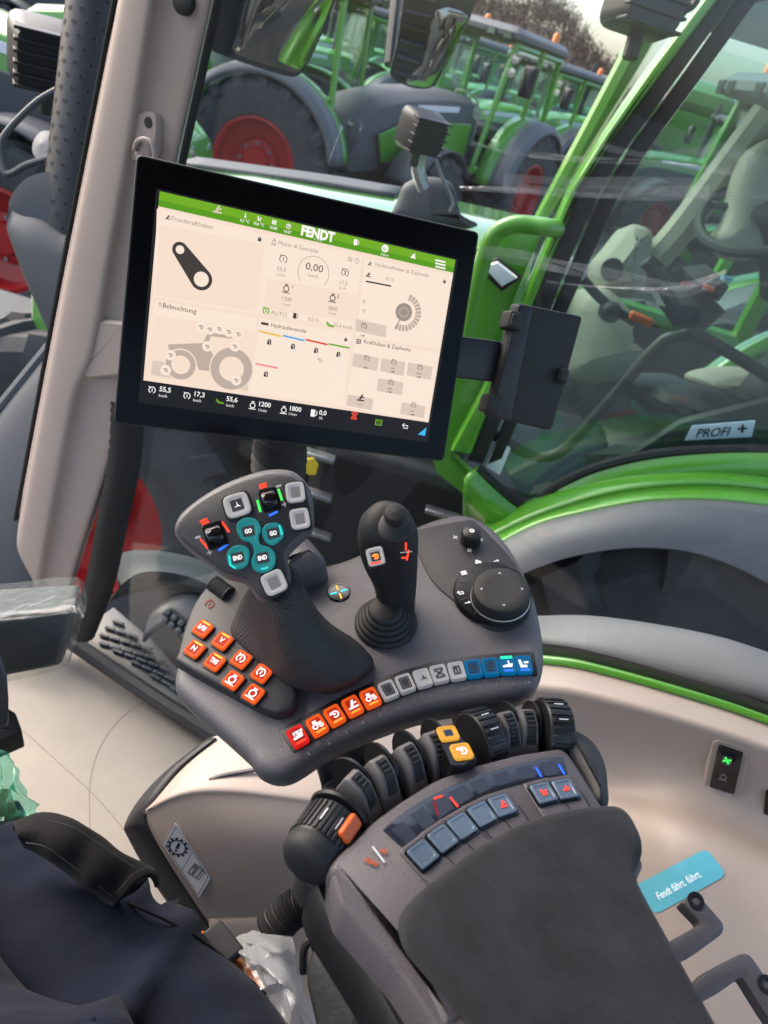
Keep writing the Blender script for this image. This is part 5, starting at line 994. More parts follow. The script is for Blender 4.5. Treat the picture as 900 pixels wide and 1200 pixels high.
# ================================================================== armrest
AF = Fr(V((.12, .33, 2.262)), (-.05, -.04, 1), R_)
AR = thing('armrest', AF.at(620, 1050, -.1), 'dark padded armrest with paddle levers, rollers and a glossy curved status strip', 'armrest')
pad = y8(74, 405, 130, 345, 200, 290, 320, 200, 460, 130, 600, 100, 740, 92, 806, 226, 764, 302, 900, 545, 1100, 900, 1200, 1150, 700, 1250, 480, 950, 300, 735, 90, 495)
mb = MB(); q = rnd(ccw(AF.pts(pad, .012)), .016, 6)
mb.shell(AF, q, [(.004, 1, -.03), (0, 1, -.022), (0, 1, .000), (.0008, 1, .006), (.0025, 1, .0100), (.0052, 1, .0124), (.0088, 1, .0134)]); build(mb, 'pad', 'pad', AR, ang=60)
top_ = [(383, 1016), (392, 1000), (438, 958), (468, 936), (510, 910), (556, 893), (607, 880), (656, 873), (668, 880), (682, 900), (708, 942), (760, 1010), (700, 1100), (560, 1150), (545, 1200), (520, 1210), (478, 1120), (430, 1065)]
mb = MB(); mb.shell(AF, rnd(ccw(AF.pts(top_)), .006), [(.012, 1, -.045), (.004, 1, -.040), (0, 1, -.012), (.001, 1, -.004), (.003, 1, -.0008), (.005, 1, 0)]); build(mb, 'top_panel', 'graytrim', AR, ang=50)
mb = MB(); side = [(385, 1012), (400, 1040), (470, 1110), (520, 1180), (560, 1260), (640, 1340), (560, 1340), (490, 1260), (430, 1150), (372, 1060), (362, 1030)]
mb.shell(AF, rnd(ccw(AF.pts(side, -.03)), .006), [(.004, 1, -.075), (0, 1, -.07), (0, 1, -.035), (.004, 1, -.030)]); build(mb, 'side_cover', 'black', AR, ang=50)
mb = MB(); rail = [(474, 1075), (480, 1100), (535, 1166), (548, 1164), (560, 1185), (640, 1300), (600, 1330), (530, 1230), (470, 1140), (400, 1060), (388, 1020), (440, 1020)]
mb.shell(AF, rnd(ccw(AF.pts(rail)), .004), [(0, 1, -.03), (0, 1, -.0040), (.002, 1, -.0014)]); build(mb, 'side_rail', 'graytrim', AR, ang=50)
# glossy status strip
def arcrow(pts, fr, h): return [fr.uv(u, v, h) for u, v in smooth2(pts, 4, False)]
st_b = [(476, 996.5), (510, 970), (556, 937), (607, 918), (667, 910)]; st_t = [(448, 971), (489, 941), (540, 916), (590, 899.5), (641, 888), (659, 887)]
mb = MB(); mb.slab(AF, rnd(ccw(arcrow(st_b, AF, .001)+arcrow(st_t, AF, .001)[::-1]), .0015, 2), -.002, .0010, .0005); ss = build(mb, 'status_strip', 'strip', AR)
mb = MB(); mb.stroke(AF, arcrow([(a, b) for a, b in [(452, 975), (491, 946), (541, 921), (590, 904.5), (640, 893), (657, 892), (663, 906), (607, 913), (556, 932), (508, 966), (478, 990), (452, 976)]], AF, .001) if 0 else [AF.uv(*p, .001) for p in [(449.5, 972.5), (475, 994)]], .0003, .0012)
def on_strip(t, s): 
    A = resample(smooth2(st_t, 4, False), 41, False)[int(t*40)]; B = resample(smooth2(st_b, 4, False), 41, False)[int(t*40)]; return AF.uv(*lerp_px(A, B, s), .001)
def bar(a, b, m): mb.stroke(AF, [AF.uv(*a, .001), AF.uv(*b, .001)], .0014, .0013, m)
bar((509, 936), (518, 933), 1); bar((528, 935), (536, 945), 1); bar((628, 900), (634, 910), 2); bar((655, 897), (661, 907), 2); bar((508.5, 940), (513, 955), 3)
for k in range(8):
    t = .03+k*.122; a, b, c, d = on_strip(t, .2), on_strip(t+.08, .2), on_strip(t+.08, .85), on_strip(t, .85); mb.flat(AF, [a, b, c, d], .00115, 0)
build(mb, 'status_lights', [mat('strip_field', (.030, .034, .050), .15), 'ledred', 'ledblue', 'redD'], ss)
mb = MB(); bar((437, 993), (450, 1010), 0); c = AF.uv(431, 1009, .001)
for z, n_ in (((449, 998), 'lift'), ((438, 1012), 'lift'), ((443, 1001), 'minus')): icon(mb, AF, 'loop', AF.uv(*z, .001) if n_ == 'lift' else c, .0026, .6, .0012, 1, .3)
build(mb, 'panel_mark', ['whiteprint', 'orink'], AR)
akeys = [(496.5, 999.6), (519.7, 981.4), (542.5, 966.7), (565.8, 953), (589.4, 942.6), (638, 928), (663, 923.6)]
for i, (u, v) in enumerate(akeys):
    j0, j1 = max(0, i-1), min(6, i+1); a = px_ang(AF, akeys[j0], akeys[j1]); c = AF.uv(u, v, .003)
    mb = MB(); fx = (cos(a), sin(a)); fy = (-sin(a), cos(a)); w2 = .0102
    q = [(c[0]+fx[0]*s*w2+fy[0]*t_, c[1]+fx[1]*s*w2+fy[1]*t_) for s, t_ in ((-1, -.0175), (1, -.0175), (1, .0105), (-1, .0105))]
    mb.shell(AF, rnd(q, .0015, 2), [(0, 1, -.002), (0, 1, .0012), (.0012, 1, .0022)]); kw = build(mb, 'key_ramp', 'graytrim', AR)
    mb = MB(); mb.stroke(AF, [(c[0]+fx[0]*w2-fy[0]*.004, c[1]+fx[1]*w2-fy[1]*.004), (c[0]+fx[0]*w2-fy[0]*.018, c[1]+fx[1]*w2-fy[1]*.018)], .0010, .0024); build(mb, 'ramp_groove', 'black', kw)
    k_ = key(AR, AF, u, v, .0145, .0145, a, .002, .0028, 'glasskey', 'glasskey', ['', '', '', '', 'lift', 'seat', 'blade'][i] or None, 'ledred' if i > 3 else 'white', None, rad=.12, name='key', ics=.20, under='gloss')
# paddles, fins, rollers
row = [(377, 974), (411, 926), (440, 908), (472, 892), (502, 877), (535, 869), (563, 862), (587, 853), (611, 850), (645, 852)]
fwd = V((-.0, 1, 0))
def rowdir(i):
    A, B = AF.at(*row[max(0, i-1)], -.01), AF.at(*row[min(9, i+1)], -.01); return (B-A).normalized()
def paddle(i, big=1.0):
    u, v = row[i]; ax = rowdir(i); up = AF.N; f = up.cross(ax).normalized(); c = AF.at(u, v+4, -.012)
    mb = MB(); prof = [(-.027, -.022), (-.0235, -.005), (-.0125, .0120), (-.0085, .0160), (.0015, .0185), (.0050, .0160), (.0075, .006), (.0075, -.022)]
    rng = lambda w_, k=1: [c+ax*w_*(.74 if b > .010 else 1)+f*a*k+up*b*k for a, b in prof]
    mb.rings([rng(-.0084, .90), rng(-.0072, .98), rng(.0066, .98), rng(.0078, .90)]); pd_ = build(mb, 'paddle', 'paddle', AR, bevel=.0008)
    mb = MB()
    pp = resample([(-.0165, .0070), (-.0120, .0132), (-.0085, .0162), (-.001, .0180)], 7, False)
    for a, b in pp: mb.box(c+f*a+up*b, ax*.0030, f*.0006, up*.0011)
    prof2 = [(-.0180, .0042), (-.0122, .0130), (-.0083, .0164), (.0008, .0187), (.002, .0150), (-.01, 0)]
    mb.rings([[c+ax*s*.0034+f*a+up*b for a, b in prof2] for s in (-1, 1)]); build(mb, 'paddle_ribs', 'rubber', pd_)
    mb = MB(); r = .0172; mb.lathe(c+ax*.0106+f*.006-up*.0025, ax, [(r*.3, -.0006), (r, -.0010), (r, .0010), (r*.3, .0006)], 30); build(mb, 'divider_fin', 'black', AR)
    mb = MB()
    for s in (-.009, -.0045, .011): mb.tube([c+ax*s-f*.022-up*.014, c+ax*s-f*.012-up*.006], .0018, 6, sub=1)
    build(mb, 'paddle_link', 'black', AR)
for i in (1, 2, 3, 4, 7, 8): paddle(i)
def roller(i, r, w_, name='roller', ribs=26, off=0):
    u, v = row[i]; ax = rowdir(i); c = AF.at(u+off, v+6, -.014); up = AF.N; f = up.cross(ax); mb = MB()
    mb.lathe(c-ax*w_, ax, [(r*.4, 0), (r*.95, .0004), (r, .002), (r, w_*2-.002), (r*.95, w_*2-.0004), (r*.4, w_*2)], 40)
    for k in range(ribs): a = 2*pi*k/ribs; d = f*cos(a)+up*sin(a); mb.box(c+d*r, ax*w_*.82, d.cross(ax)*r*.06, d*.0010)
    o = build(mb, name, 'black', AR, bevel=.0003, seg=1); mb = MB()
    for a in (1.35, 1.9): d = f*cos(a)+up*sin(a); mb.box(c+d*(r+.0011), ax*w_*.35, d.cross(ax)*.0004, d*.0002)
    build(mb, 'roller_mark', 'whiteprint', o); return c, ax, up, f
roller(6, .022, .009); 
c, ax, up, f = roller(9, .024, .010)
c, ax, up, f = roller(0, .0185, .0130, 'end_roller', 34, 4)
mb = MB(); mb.lathe(c+ax*.0165, ax, [(.012, -.002), (.0200, -.0018), (.0210, 0), (.0200, .0018), (.012, .002)], 40); build(mb, 'end_flange', 'black', AR)
mb = MB(); d = (up*.75-f*.62).normalized(); mb.box(c+d*.0195+ax*.003, ax*.0085, d.cross(ax)*.0048, d*.0030); build(mb, 'orange_tab', 'orangep', AR, bevel=.002, seg=3)
mb = MB(); mb.lathe(c-ax*.014, -ax, [(.0180, -.002), (.0184, .001), (.0176, .006), (.014, .0095), (.008, .011), (0, .011)], 40); mb.shell(AF, rnd(ccw(AF.pts([(332, 985), (352, 1010), (384, 1016), (400, 990), (380, 1030), (358, 1052), (338, 1022)][:0] or [(347, 1004), (362, 988), (392, 992), (392, 1022), (376, 1044), (354, 1026)], -.03)), .006), [(0, 1, -.06), (0, 1, -.034), (.003, 1, -.031)]); ecp = build(mb, 'end_cap', 'softblack', AR)
# yellow key tower
ya = px_ang(AF, row[4], row[6]); mb = MB(); mb.shell(AF, rnd(ccw(AF.pts([(510, 853), (531, 846), (541, 862), (561, 888), (545, 897), (528, 896)], .008)), .002), [(0, 1, -.02), (0, 1, .006), (.001, 1, .0075)]); build(mb, 'key_tower', 'gloss', AR)
key(AR, AF, 525.5, 858.5, .0142, .0120, ya-.1, .0075, .002, 'yellowkey', 'yellowkey', None, name='yellow_button', rad=.2, house=False); key(AR, AF, 541.5, 879.5, .0142, .0125, ya-.1, .0075, .002, 'amberkey', 'yellowkey', 'loop', 'white', name='yellow_button', rad=.2, house=False)
mb = MB(); c0 = AF.uv(525.5, 858.5, .0095); mb.flat(AF, rnd(rect2(*c0, .0062, .0052, ya-.1), .0008), .0094); build(mb, 'key_window', 'keyblueD', AR)
# smooth dark cap to the right, bed under the paddles
mb = MB(); mb.shell(AF, smooth2(ccw(AF.pts([(655, 850), (672, 846), (700, 862), (715, 888), (719, 915), (719, 938), (700, 938), (686, 905), (672, 878), (660, 868)])), 3), [(.002, 1, -.05), (0, 1, -.015), (.002, 1, -.006), (.005, .95, -.002), (.008, .8, 0)]); build(mb, 'end_cover', 'darkgray', AR, ang=60)
mb = MB(); mb.shell(AF, rnd(ccw(AF.pts([(360, 985), (395, 920), (440, 890), (500, 862), (560, 843), (620, 835), (668, 850), (672, 884), (600, 892), (520, 915), (450, 958), (400, 1005)], -.026)), .008), [(0, 1, -.06), (0, 1, -.028), (.003, 1, -.025)]); build(mb, 'paddle_bed', 'black', AR, ang=50)
# arms carrying the console
mb = MB(); mb.sheet([[KF.at(366, 880, -.035), KF.at(400, 860, -.035), KF.at(436, 848, -.035)], [P(376, 915, .66), P(408, 898, .66), P(434, 884, .66)], [P(392, 955, .63), P(420, 935, .63), P(444, 915, .63)]], 4, 4); build(mb, 'console_arm', 'darkgray', AR, solid=.012)
mb = MB(); mb.sheet([[KF.at(527, 808, -.035), KF.at(560, 802, -.035), KF.at(590, 797, -.035)], [P(528, 835, .67), P(560, 830, .67), P(588, 825, .67)], [P(540, 885, .64), P(565, 880, .64), P(600, 870, .64)]], 4, 4); build(mb, 'console_arm', 'darkgray', AR, solid=.012)
mb = MB(); A = AF.loc(*AF.uv(600, 1050), -.05); mb.box(A-V((0, .03, .35)), (.05, 0, 0), (0, .07, 0), (0, 0, .32)); build(mb, 'support_post', 'black', AR, bevel=.01)
# ================================================================== beige side box with the gear sticker
PB = thing('side_box', P(250, 1000, .86), 'beige moulded box with dark edge band and a gear warning sticker beside the floor mat', 'side box')
def srow(px, d): return [P(u, v, d_) for (u, v), d_ in zip(px, d)]
r0 = [(243, 868), (300, 856), (380, 848), (480, 850), (600, 870)]; r1 = [(176, 948), (208, 925), (255, 912), (350, 915), (470, 930)]
mb = MB(); mb.sheet([srow([(247, 866), (300, 850), (380, 845), (480, 850), (600, 870)], [.90, .90, .90, .9, .9]), srow([(205, 908), (250, 885), (340, 878), (450, 885), (580, 900)], [.875, .872, .87, .87, .87]), srow([(173, 948), (215, 925), (275, 920), (375, 930), (500, 945)], [.85, .84, .835, .83, .83]),
    srow([(170, 956), (215, 938), (275, 935), (375, 946), (500, 965)], [.85, .838, .832, .825, .825]), srow([(190, 995), (235, 985), (300, 985), (390, 992), (510, 1010)], [.85, .84, .83, .825, .825]), srow([(222, 1045), (262, 1042), (330, 1044), (400, 1045), (520, 1060)], [.865, .855, .85, .845, .84]), srow([(244, 1078), (290, 1076), (345, 1076), (410, 1078), (520, 1080)], [.88, .875, .87, .86, .86])], 5, 6)
PBS = build(mb, 'shell', 'beige', PB, solid=.004, ang=70)
mb = MB(); mb.sheet([srow([(244, 1078), (290, 1076), (345, 1076), (410, 1078), (520, 1080)], [.88, .875, .87, .86, .86]), srow([(246, 1088), (292, 1085), (345, 1084), (410, 1086), (520, 1090)], [.872, .868, .862, .855, .855]), srow([(252, 1170), (300, 1160), (360, 1160), (410, 1180), (520, 1200)], [.89, .885, .88, .87, .87]), srow([(270, 1330), (320, 1320), (380, 1320), (440, 1320), (540, 1340)], [.89, .885, .88, .87, .87])], 4, 4); build(mb, 'lower_shell', 'beige', PB, solid=.004, ang=70)
mb = MB(); mb.sheet([srow([(243, 868), (248, 866), (254, 866)], [.91, .895, .892]), srow([(196, 905), (205, 900), (212, 900)], [.90, .875, .873]), srow([(165, 938), (176, 935), (184, 937)], [.88, .855, .853]), srow([(149, 966), (158, 960), (172, 958)], [.88, .855, .849]), srow([(152, 980), (164, 976), (180, 978)], [.88, .855, .849]), srow([(180, 1030), (192, 1022), (208, 1023)], [.885, .865, .858]), srow([(212, 1078), (224, 1070), (243, 1078)], [.90, .885, .879]), srow([(219, 1110), (232, 1105), (252, 1110)], [.90, .885, .880]), srow([(235, 1190), (250, 1190), (270, 1190)], [.90, .885, .880])], 3, 4); build(mb, 'edge_band', 'darkgray', PB, solid=.005, ang=70)
gq = [(205.5, 964.6), (246.5, 1029.5), (233, 1052), (191, 990)]
gf = surf_frame(PBS, gq, .0015)
mb = MB(); mb.slab(gf, rnd(ccw(gf.pts(gq)), .002), -.0008, .0004); gs = build(mb, 'warning_sticker', 'sticker', PB)
mb = MB(); g0 = [gf.uv(*p, .0007) for p in gq]; cen = (sum(p[0] for p in g0)/4, sum(p[1] for p in g0)/4); fr_ = [(cen[0]+(x-cen[0])*.90, cen[1]+(y-cen[1])*.93) for x, y in g0]; mb.stroke(gf, fr_, .0006, .0008, 0, True)
L1, L2 = lerp_px(fr_[0], fr_[1], .5), lerp_px(fr_[3], fr_[2], .5); mb.stroke(gf, [L1, L2], .0006, .0009)
ga_ = px_ang(gf, gq[0], gq[1]); gc = gf.uv(*y6(180, 352)[0], .0008)
mb.stroke(gf, arc(gc, .0092, 0, 360, 28), .0016, .0009)
for k in range(12): a = k*pi/6; mb.stroke(gf, [(gc[0]+.0098*cos(a), gc[1]+.0098*sin(a)), (gc[0]+.0118*cos(a), gc[1]+.0118*sin(a))], .0026, .0009)
dx, dy = -sin(ga_), cos(ga_); mb.stroke(gf, [(gc[0]+.0052*dy*0+.0055*cos(1.15), gc[1]+.0055*sin(1.15)), (gc[0]-.001, gc[1]-.0012)], .0028, .0010); mb.stroke(gf, [(gc[0]-.0024*cos(1.15)-.0008, gc[1]-.0040), (gc[0]-.0024, gc[1]-.0050)], .0026, .0010)
bc = gf.uv(*y6(236, 425)[0], .0008); icon(mb, gf, 'door', bc, .011, ga_+.5, .0009, 1, .14); icon(mb, gf, 'box', (bc[0]+.0025, bc[1]-.003), .010, ga_+.5, .0010, 1, .10)
for k in range(3): q = gf.uv(*y6(222+k*7, 470-k*6+k*k)[0], .0008)
build(mb, 'sticker_print', ['ink', 'print'], gs)
mb = MB(); mb.sheet([srow([(241, 914), (262, 907), (290, 902), (316, 898)], [.843]*4), srow([(242, 917), (263, 910), (291, 905), (317, 901)], [.84]*4)], 4, 1); build(mb, 'groove', 'graytrim', PB, solid=.003)
# ================================================================== black brackets right of the armrest
for nm, px, lb in (('bracket', y7(525, 724, 590, 688, 640, 742, 697, 808, 694, 844, 568, 936, 470, 980, 420, 910, 516, 858, 606, 806), 'dark angled bracket just below the blue sticker, upper of the two beside the armrest'),
                  ('bracket', y7(560, 1060, 618, 1000, 680, 965, 770, 920, 800, 928, 850, 1000, 905, 1080, 960, 1160, 960, 1240, 895, 1215, 850, 1150, 765, 1014, 672, 1080, 600, 1120), 'dark angled bracket at the lower edge, lower of the two beside the armrest')):
    bfm = Fr(P(830, 1090, .60), (-.15, -.35, 1), R_); mb = MB(); mb.slab(bfm, rnd(ccw(bfm.pts(px)), .0035), -.014, 0, .002); o = build(mb, nm, 'graytrim', None, org=bfm.at(*px[0]), label=lb, cat='bracket', group='brackets beside the armrest')
    mb = MB(); z = y7(584, 718)[0] if 'upper' in lb else y7(860, 1045)[0]; mb.lathe(bfm.at(*z, .0), bfm.N, [(.0065, -.001), (.0065, .0012), (.0035, .0012), (.003, -.002), (0, -.002)], 16); build(mb, 'screw_eye', 'black', o)
# ================================================================== seat shell, hose, cables
SS = thing('seat_console_shell', P(420, 1150, .6), 'black textured seat side shell with a curved grey trim under the armrest', 'seat shell')
sh = Fr(P(420, 1150, .585), (-.55, -.55, .65), R_)
mb = MB(); mb.shell(sh, smooth2(ccw(sh.pts([(356, 1135), (380, 1095), (400, 1075), (415, 1095), (440, 1130), (470, 1160), (520, 1190), (600, 1260), (640, 1400), (420, 1420), (372, 1220)])), 3), [(0, 1, -.05), (0, 1, -.006), (.002, 1, -.001), (.006, 1, 0), (.01, .9, .002), (.01, .5, .004)])
build(mb, 'shell', mat('scaled_shell', (.014, .014, .015), .55, bump=1, bscale=140), SS, ang=60)
mb = MB(); mb.tube([sh.at(*q, .006) for q in y6(690, 575, 705, 610, 715, 660, 760, 730, 850, 775, 940, 800, 1100, 900)], .0068, 10); build(mb, 'grey_trim', 'graytrim', SS)
mb = MB(); pth = [P(*q, .74) for q in [(318, 1092), (340, 1068), (368, 1056), (398, 1056), (440, 1072), (490, 1110)]]
mb.tube(pth, lambda t: .0165+.0022*sin(t*340), 16, sub=40); build(mb, 'corrugated_hose', 'rubber', None, org=pth[0], label='black corrugated hose curving out from under the armrest', cat='hose')
for i, (pt, r, lb) in enumerate((([(356, 1140), (357, 1110), (372, 1098), (400, 1094), (430, 1096)], .0038, 'thicker black cable loop between the clear bag and the seat shell'), ([(372, 1120), (364, 1095), (374, 1080), (396, 1080), (415, 1092)], .0026, 'thin black cable loop just under the corrugated hose'))):
    mb = MB(); mb.tube([P(*q, .68) for q in pt], r, 8); build(mb, 'cable', 'black', None, org=P(*pt[0], .68), label=lb, cat='cable')
# ================================================================== person: seated, only the lap is in view
import bmesh
hipR = P(345, 1372, .60); knR = P(-10, 1045, .735); ankR = V((knR.x-.10, knR.y+.16, 1.56)); toeR = ankR+V((-.08, .16, -.06))
pel = hipR+V((-.13, -.05, .0)); hipL = pel+V((-.16, .0, 0)); knL = hipL+V((-.34, .34, .06)); ankL = V((knL.x-.05, knL.y+.15, 1.56)); toeL = ankL+V((-.06, .16, -.06)); waist = pel+V((-.06, -.20, .16))
pv = [(pel, .13), (hipR, .105), (hipR.lerp(knR, .35)+V((0, 0, .006)), .092), (hipR.lerp(knR, .7), .083), (knR, .070), (knR.lerp(ankR, .45), .058), (ankR, .048), (toeR, .04), (hipL, .105), (hipL.lerp(knL, .5), .088), (knL, .070), (knL.lerp(ankL, .45), .058), (ankL, .048), (toeL, .04), (waist, .13)]
pe = [(0, 1), (1, 2), (2, 3), (3, 4), (4, 5), (5, 6), (6, 7), (0, 8), (8, 9), (9, 10), (10, 11), (11, 12), (12, 13), (0, 14)]
me = bpy.data.meshes.new('person'); me.from_pydata([tuple(p-pel) for p, r in pv], pe, []); po = bpy.data.objects.new('person', me); COL.objects.link(po); po.location = pel; ORG[po] = pel
po.modifiers.new('skin', 'SKIN')
for i, (p, r) in enumerate(pv): me.skin_vertices[0].data[i].radius = (r, r)
me.skin_vertices[0].data[0].use_root = True
md = po.modifiers.new('s', 'SUBSURF'); md.levels = 4; md.render_levels = 4
# wrinkles of the cloth
tx = bpy.data.textures.new('folds', 'CLOUDS'); tx.noise_scale = .055; tx.noise_depth = 2
em = bpy.data.objects.new('fold_direction', None); COL.objects.link(em); em.parent = po; em.rotation_euler = (0, 0, radians(35)); em.scale = (2.8, .75, 1)
dm = po.modifiers.new('d', 'DISPLACE'); dm.texture = tx; dm.strength = .010; dm.mid_level = .5; dm.texture_coords = 'OBJECT'; dm.texture_coords_object = em
me.materials.append(K['navy']); props(po, 'person in navy blue work trousers, seated, thigh with black pocket flap in view', 'person')
bpy.context.view_layer.update(); dg = bpy.context.evaluated_depsgraph_get(); ev = bpy.data.meshes.new_from_object(po.evaluated_get(dg))
po.modifiers.clear()
import mathutils
pz, lz = (R_*.52-U_*.85).normalized(), (R_*.85+U_*.52).normalized()
for vx in ev.vertices:
    p = vx.co+pel; nn = mathutils.noise.noise(p*9)*.5+mathutils.noise.noise(p*21+V((5, 2, 1)))*.22
    c_ = p.dot(pz)*46+nn*3.0+p.dot(lz)*9; c2 = p.dot(pz)*95+nn*5+p.dot(lz)*22; msk = max(0, .5+mathutils.noise.noise(p*7+V((3, 1, 7)))*1.7); m2 = max(0, mathutils.noise.noise(p*9+V((8, 2, 1)))*1.6)
    vx.co += vx.normal*((1-abs(sin(c_)))**1.8*.019*msk+(1-abs(sin(c2)))**2*.0045*m2+mathutils.noise.noise(p*55)*.0008)
po.data = ev; ev.shade_smooth(); bpy.data.objects.remove(em)
def cast(u, v, lift_=0):
    o = CAM-pel; d = ray(u, v).normalized(); ok, hit, nrm, _ = po.ray_cast(o, d)
    return (hit+pel+nrm*lift_) if ok else None
bpy.context.view_layer.update()
def drape(rows, lf, dflt=.66):
    out = []; hs = [(c_-CAM).dot(_f) for r in rows for c_ in [cast(*p, lf) for p in r] if c_]
    if hs: dflt = sum(sorted(hs)[-4:])/len(sorted(hs)[-4:])
    for r in rows:
        q = []
        for u, v in r:
            c_ = cast(u, v, lf); q.append(c_ if c_ else P(u, v, dflt))
        out.append(q)
    return out
# black thigh pocket flap with a folded, stitched end
c0 = cast(95, 1065); dF = ((c0-CAM).dot(_f) if c0 else .68)-.004
def frow(px, dd): return [P(u, v, dF+d_) for (u, v), d_ in zip(px, dd)]
wr = lambda p, a, b: p+(-_f)*(.0022*sin(b*19+a*5)*sin(a*3.1)+.0016*mathutils.noise.noise(p*60)+.003*sin(a*pi))
mb = MB(); mb.sheet([frow([(16, 972), (46, 958), (84, 966), (112, 984), (136, 1000), (158, 1014), (180, 1022)], [.035, .03, .022, .02, .02, .02, .022]), frow([(18, 962), (50, 953), (86, 960), (114, 979), (138, 996), (160, 1010), (182, 1019)], [.02, .012, .006, .003, .003, .003, .006]),
  frow([(22, 974), (52, 975), (82, 990), (106, 1008), (126, 1024), (144, 1036), (162, 1040)], [.0, -.004, -.008, -.010, -.010, -.008, -.004]), frow([(26, 986), (50, 996), (74, 1013), (96, 1030), (114, 1043), (130, 1054), (142, 1052)], [.002, .0, -.002, -.004, -.004, -.002, 0]), frow([(28, 992), (50, 1002), (74, 1019), (96, 1036), (114, 1049), (130, 1060), (142, 1056)], [.03]*7)], 6, 5, f=wr)
fl_ = build(mb, 'pocket_flap', 'blackcloth', po, solid=.002, ang=80)
mb = MB(); mb.sheet([frow([(128, 1056), (143, 1038), (158, 1022), (174, 1018), (184, 1026)], [-.004, -.012, -.012, -.004, .01]), frow([(134, 1062), (149, 1045), (164, 1030), (179, 1027), (184, 1040)], [-.006, -.014, -.014, -.006, .012])], 4, 3); build(mb, 'flap_hem', 'blackcloth', fl_, solid=.004, ang=80)
mb = MB(); 
for L_ in (((30, 988), (52, 992), (76, 1008), (98, 1025), (116, 1038), (131, 1050)), ((56, 962), (86, 970), (114, 988), (138, 1004), (160, 1018))):
    mb.tube([P(u, v, dF-.013) for u, v in L_], .0006, 5)
build(mb, 'stitching', 'seal', fl_)
mb = MB()
for r in ([(133, 1052), (205, 1085), (245, 1110), (312, 1165)],):
    pts = drape([r], .001)[0]; mb.tube(pts, .0012, 6)
build(mb, 'side_seam', 'blackcloth', po)
# belt buckle with orange strap
BK = thing('belt_buckle', P(262, 1108, .70), 'black belt buckle on an orange strap between the thigh and the clear bag', 'belt buckle')
mb = MB(); mb.box(P(260, 1107, .70), (.015, -.010, 0), (.006, .0095, .0), (0, 0, .007)); mb.box(P(252, 1101, .70), (.006, -.004, 0), (.0045, .007, .0), (0, 0, .0045)); build(mb, 'buckle', 'softblack', BK, bevel=.003, seg=4)
mb = MB(); mb.tube([P(236, 1098, .71), P(252, 1106, .72), P(270, 1122, .71), P(287, 1138, .70), P(305, 1160, .69)], .0052, 8); build(mb, 'strap', 'orangestrap', BK)
# ================================================================== crumpled clear bag
def creases(amp, n, seed):
    rr = random.Random(seed); L_ = [(rr.uniform(0, pi), rr.uniform(0, 1), rr.uniform(0, 1), rr.uniform(.05, .22), rr.uniform(-1, 1)) for _ in range(n)]
    def f(p, a, b):
        v = 0
        for th, x, y, w_, k in L_: d = abs((a-x)*cos(th)+(b-y)*sin(th)); v += k*max(0, 1-d/w_)
        return p-_f*v*amp+U_*v*amp*.35
    return f
def crumple(amp, s, seed):
    rr = random.Random(seed); ph = [(rr.uniform(-1, 1), rr.uniform(-1, 1), rr.uniform(-1, 1), rr.uniform(0, 6)) for _ in range(7)]
    def f(p, a, b):
        v = sum(abs(sin((x*p.x+y*p.y+z*p.z)*s*(1+.5*i)+o))*(.75**i) for i, (x, y, z, o) in enumerate(ph))-2.2
        return p+V((v*.4, -v*.5, v*.8))*amp
    return f
mb = MB(); mb.sheet([srow([(276, 1098), (300, 1090), (325, 1092), (342, 1092)], [.74]*4), srow([(274, 1115), (300, 1110), (330, 1108), (350, 1115)], [.70, .68, .68, .70]), srow([(290, 1150), (315, 1145), (342, 1145), (360, 1160)], [.68, .66, .66, .69]), srow([(312, 1190), (335, 1185), (355, 1185), (374, 1200)], [.68, .65, .65, .68]), srow([(330, 1250), (350, 1250), (370, 1250), (385, 1260)], [.68, .65, .65, .68])], 14, 12, f=creases(.012, 26, 5))
build(mb, 'plastic_bag', 'bag', None, org=P(320, 1150, .7), label='crumpled clear plastic bag lying between the thigh and the black seat shell', cat='plastic bag', ang=16)
mb = MB(); gl_ = [srow([(-40, 880), (-5, 878), (8, 884), (16, 900)], [.80]*4), srow([(-40, 910), (-5, 905), (12, 915), (24, 930)], [.78]*4), srow([(-40, 940), (0, 940), (22, 945), (36, 950)], [.77]*4), srow([(-40, 985), (0, 980), (25, 970), (52, 960)], [.77]*4)]
mb.sheet(gl_, 10, 10, f=creases(.012, 22, 9)); build(mb, 'green_bag', 'greenbag', None, org=P(0, 930, .8), label='crumpled translucent green plastic bag at the left above the thigh', cat='plastic bag', ang=25)
mb = MB(); mb.sheet([srow([(-30, 935), (-5, 925), (12, 925)], [.80]*3), srow([(-30, 955), (0, 950), (20, 948)], [.79]*3), srow([(-30, 1000), (5, 990), (36, 965)], [.79]*3)], 4, 4, f=crumple(.003, 60, 2)); build(mb, 'paper_note', 'brown', None, org=P(0, 950, .8), label='brownish paper sheet partly under the green plastic bag', cat='paper')
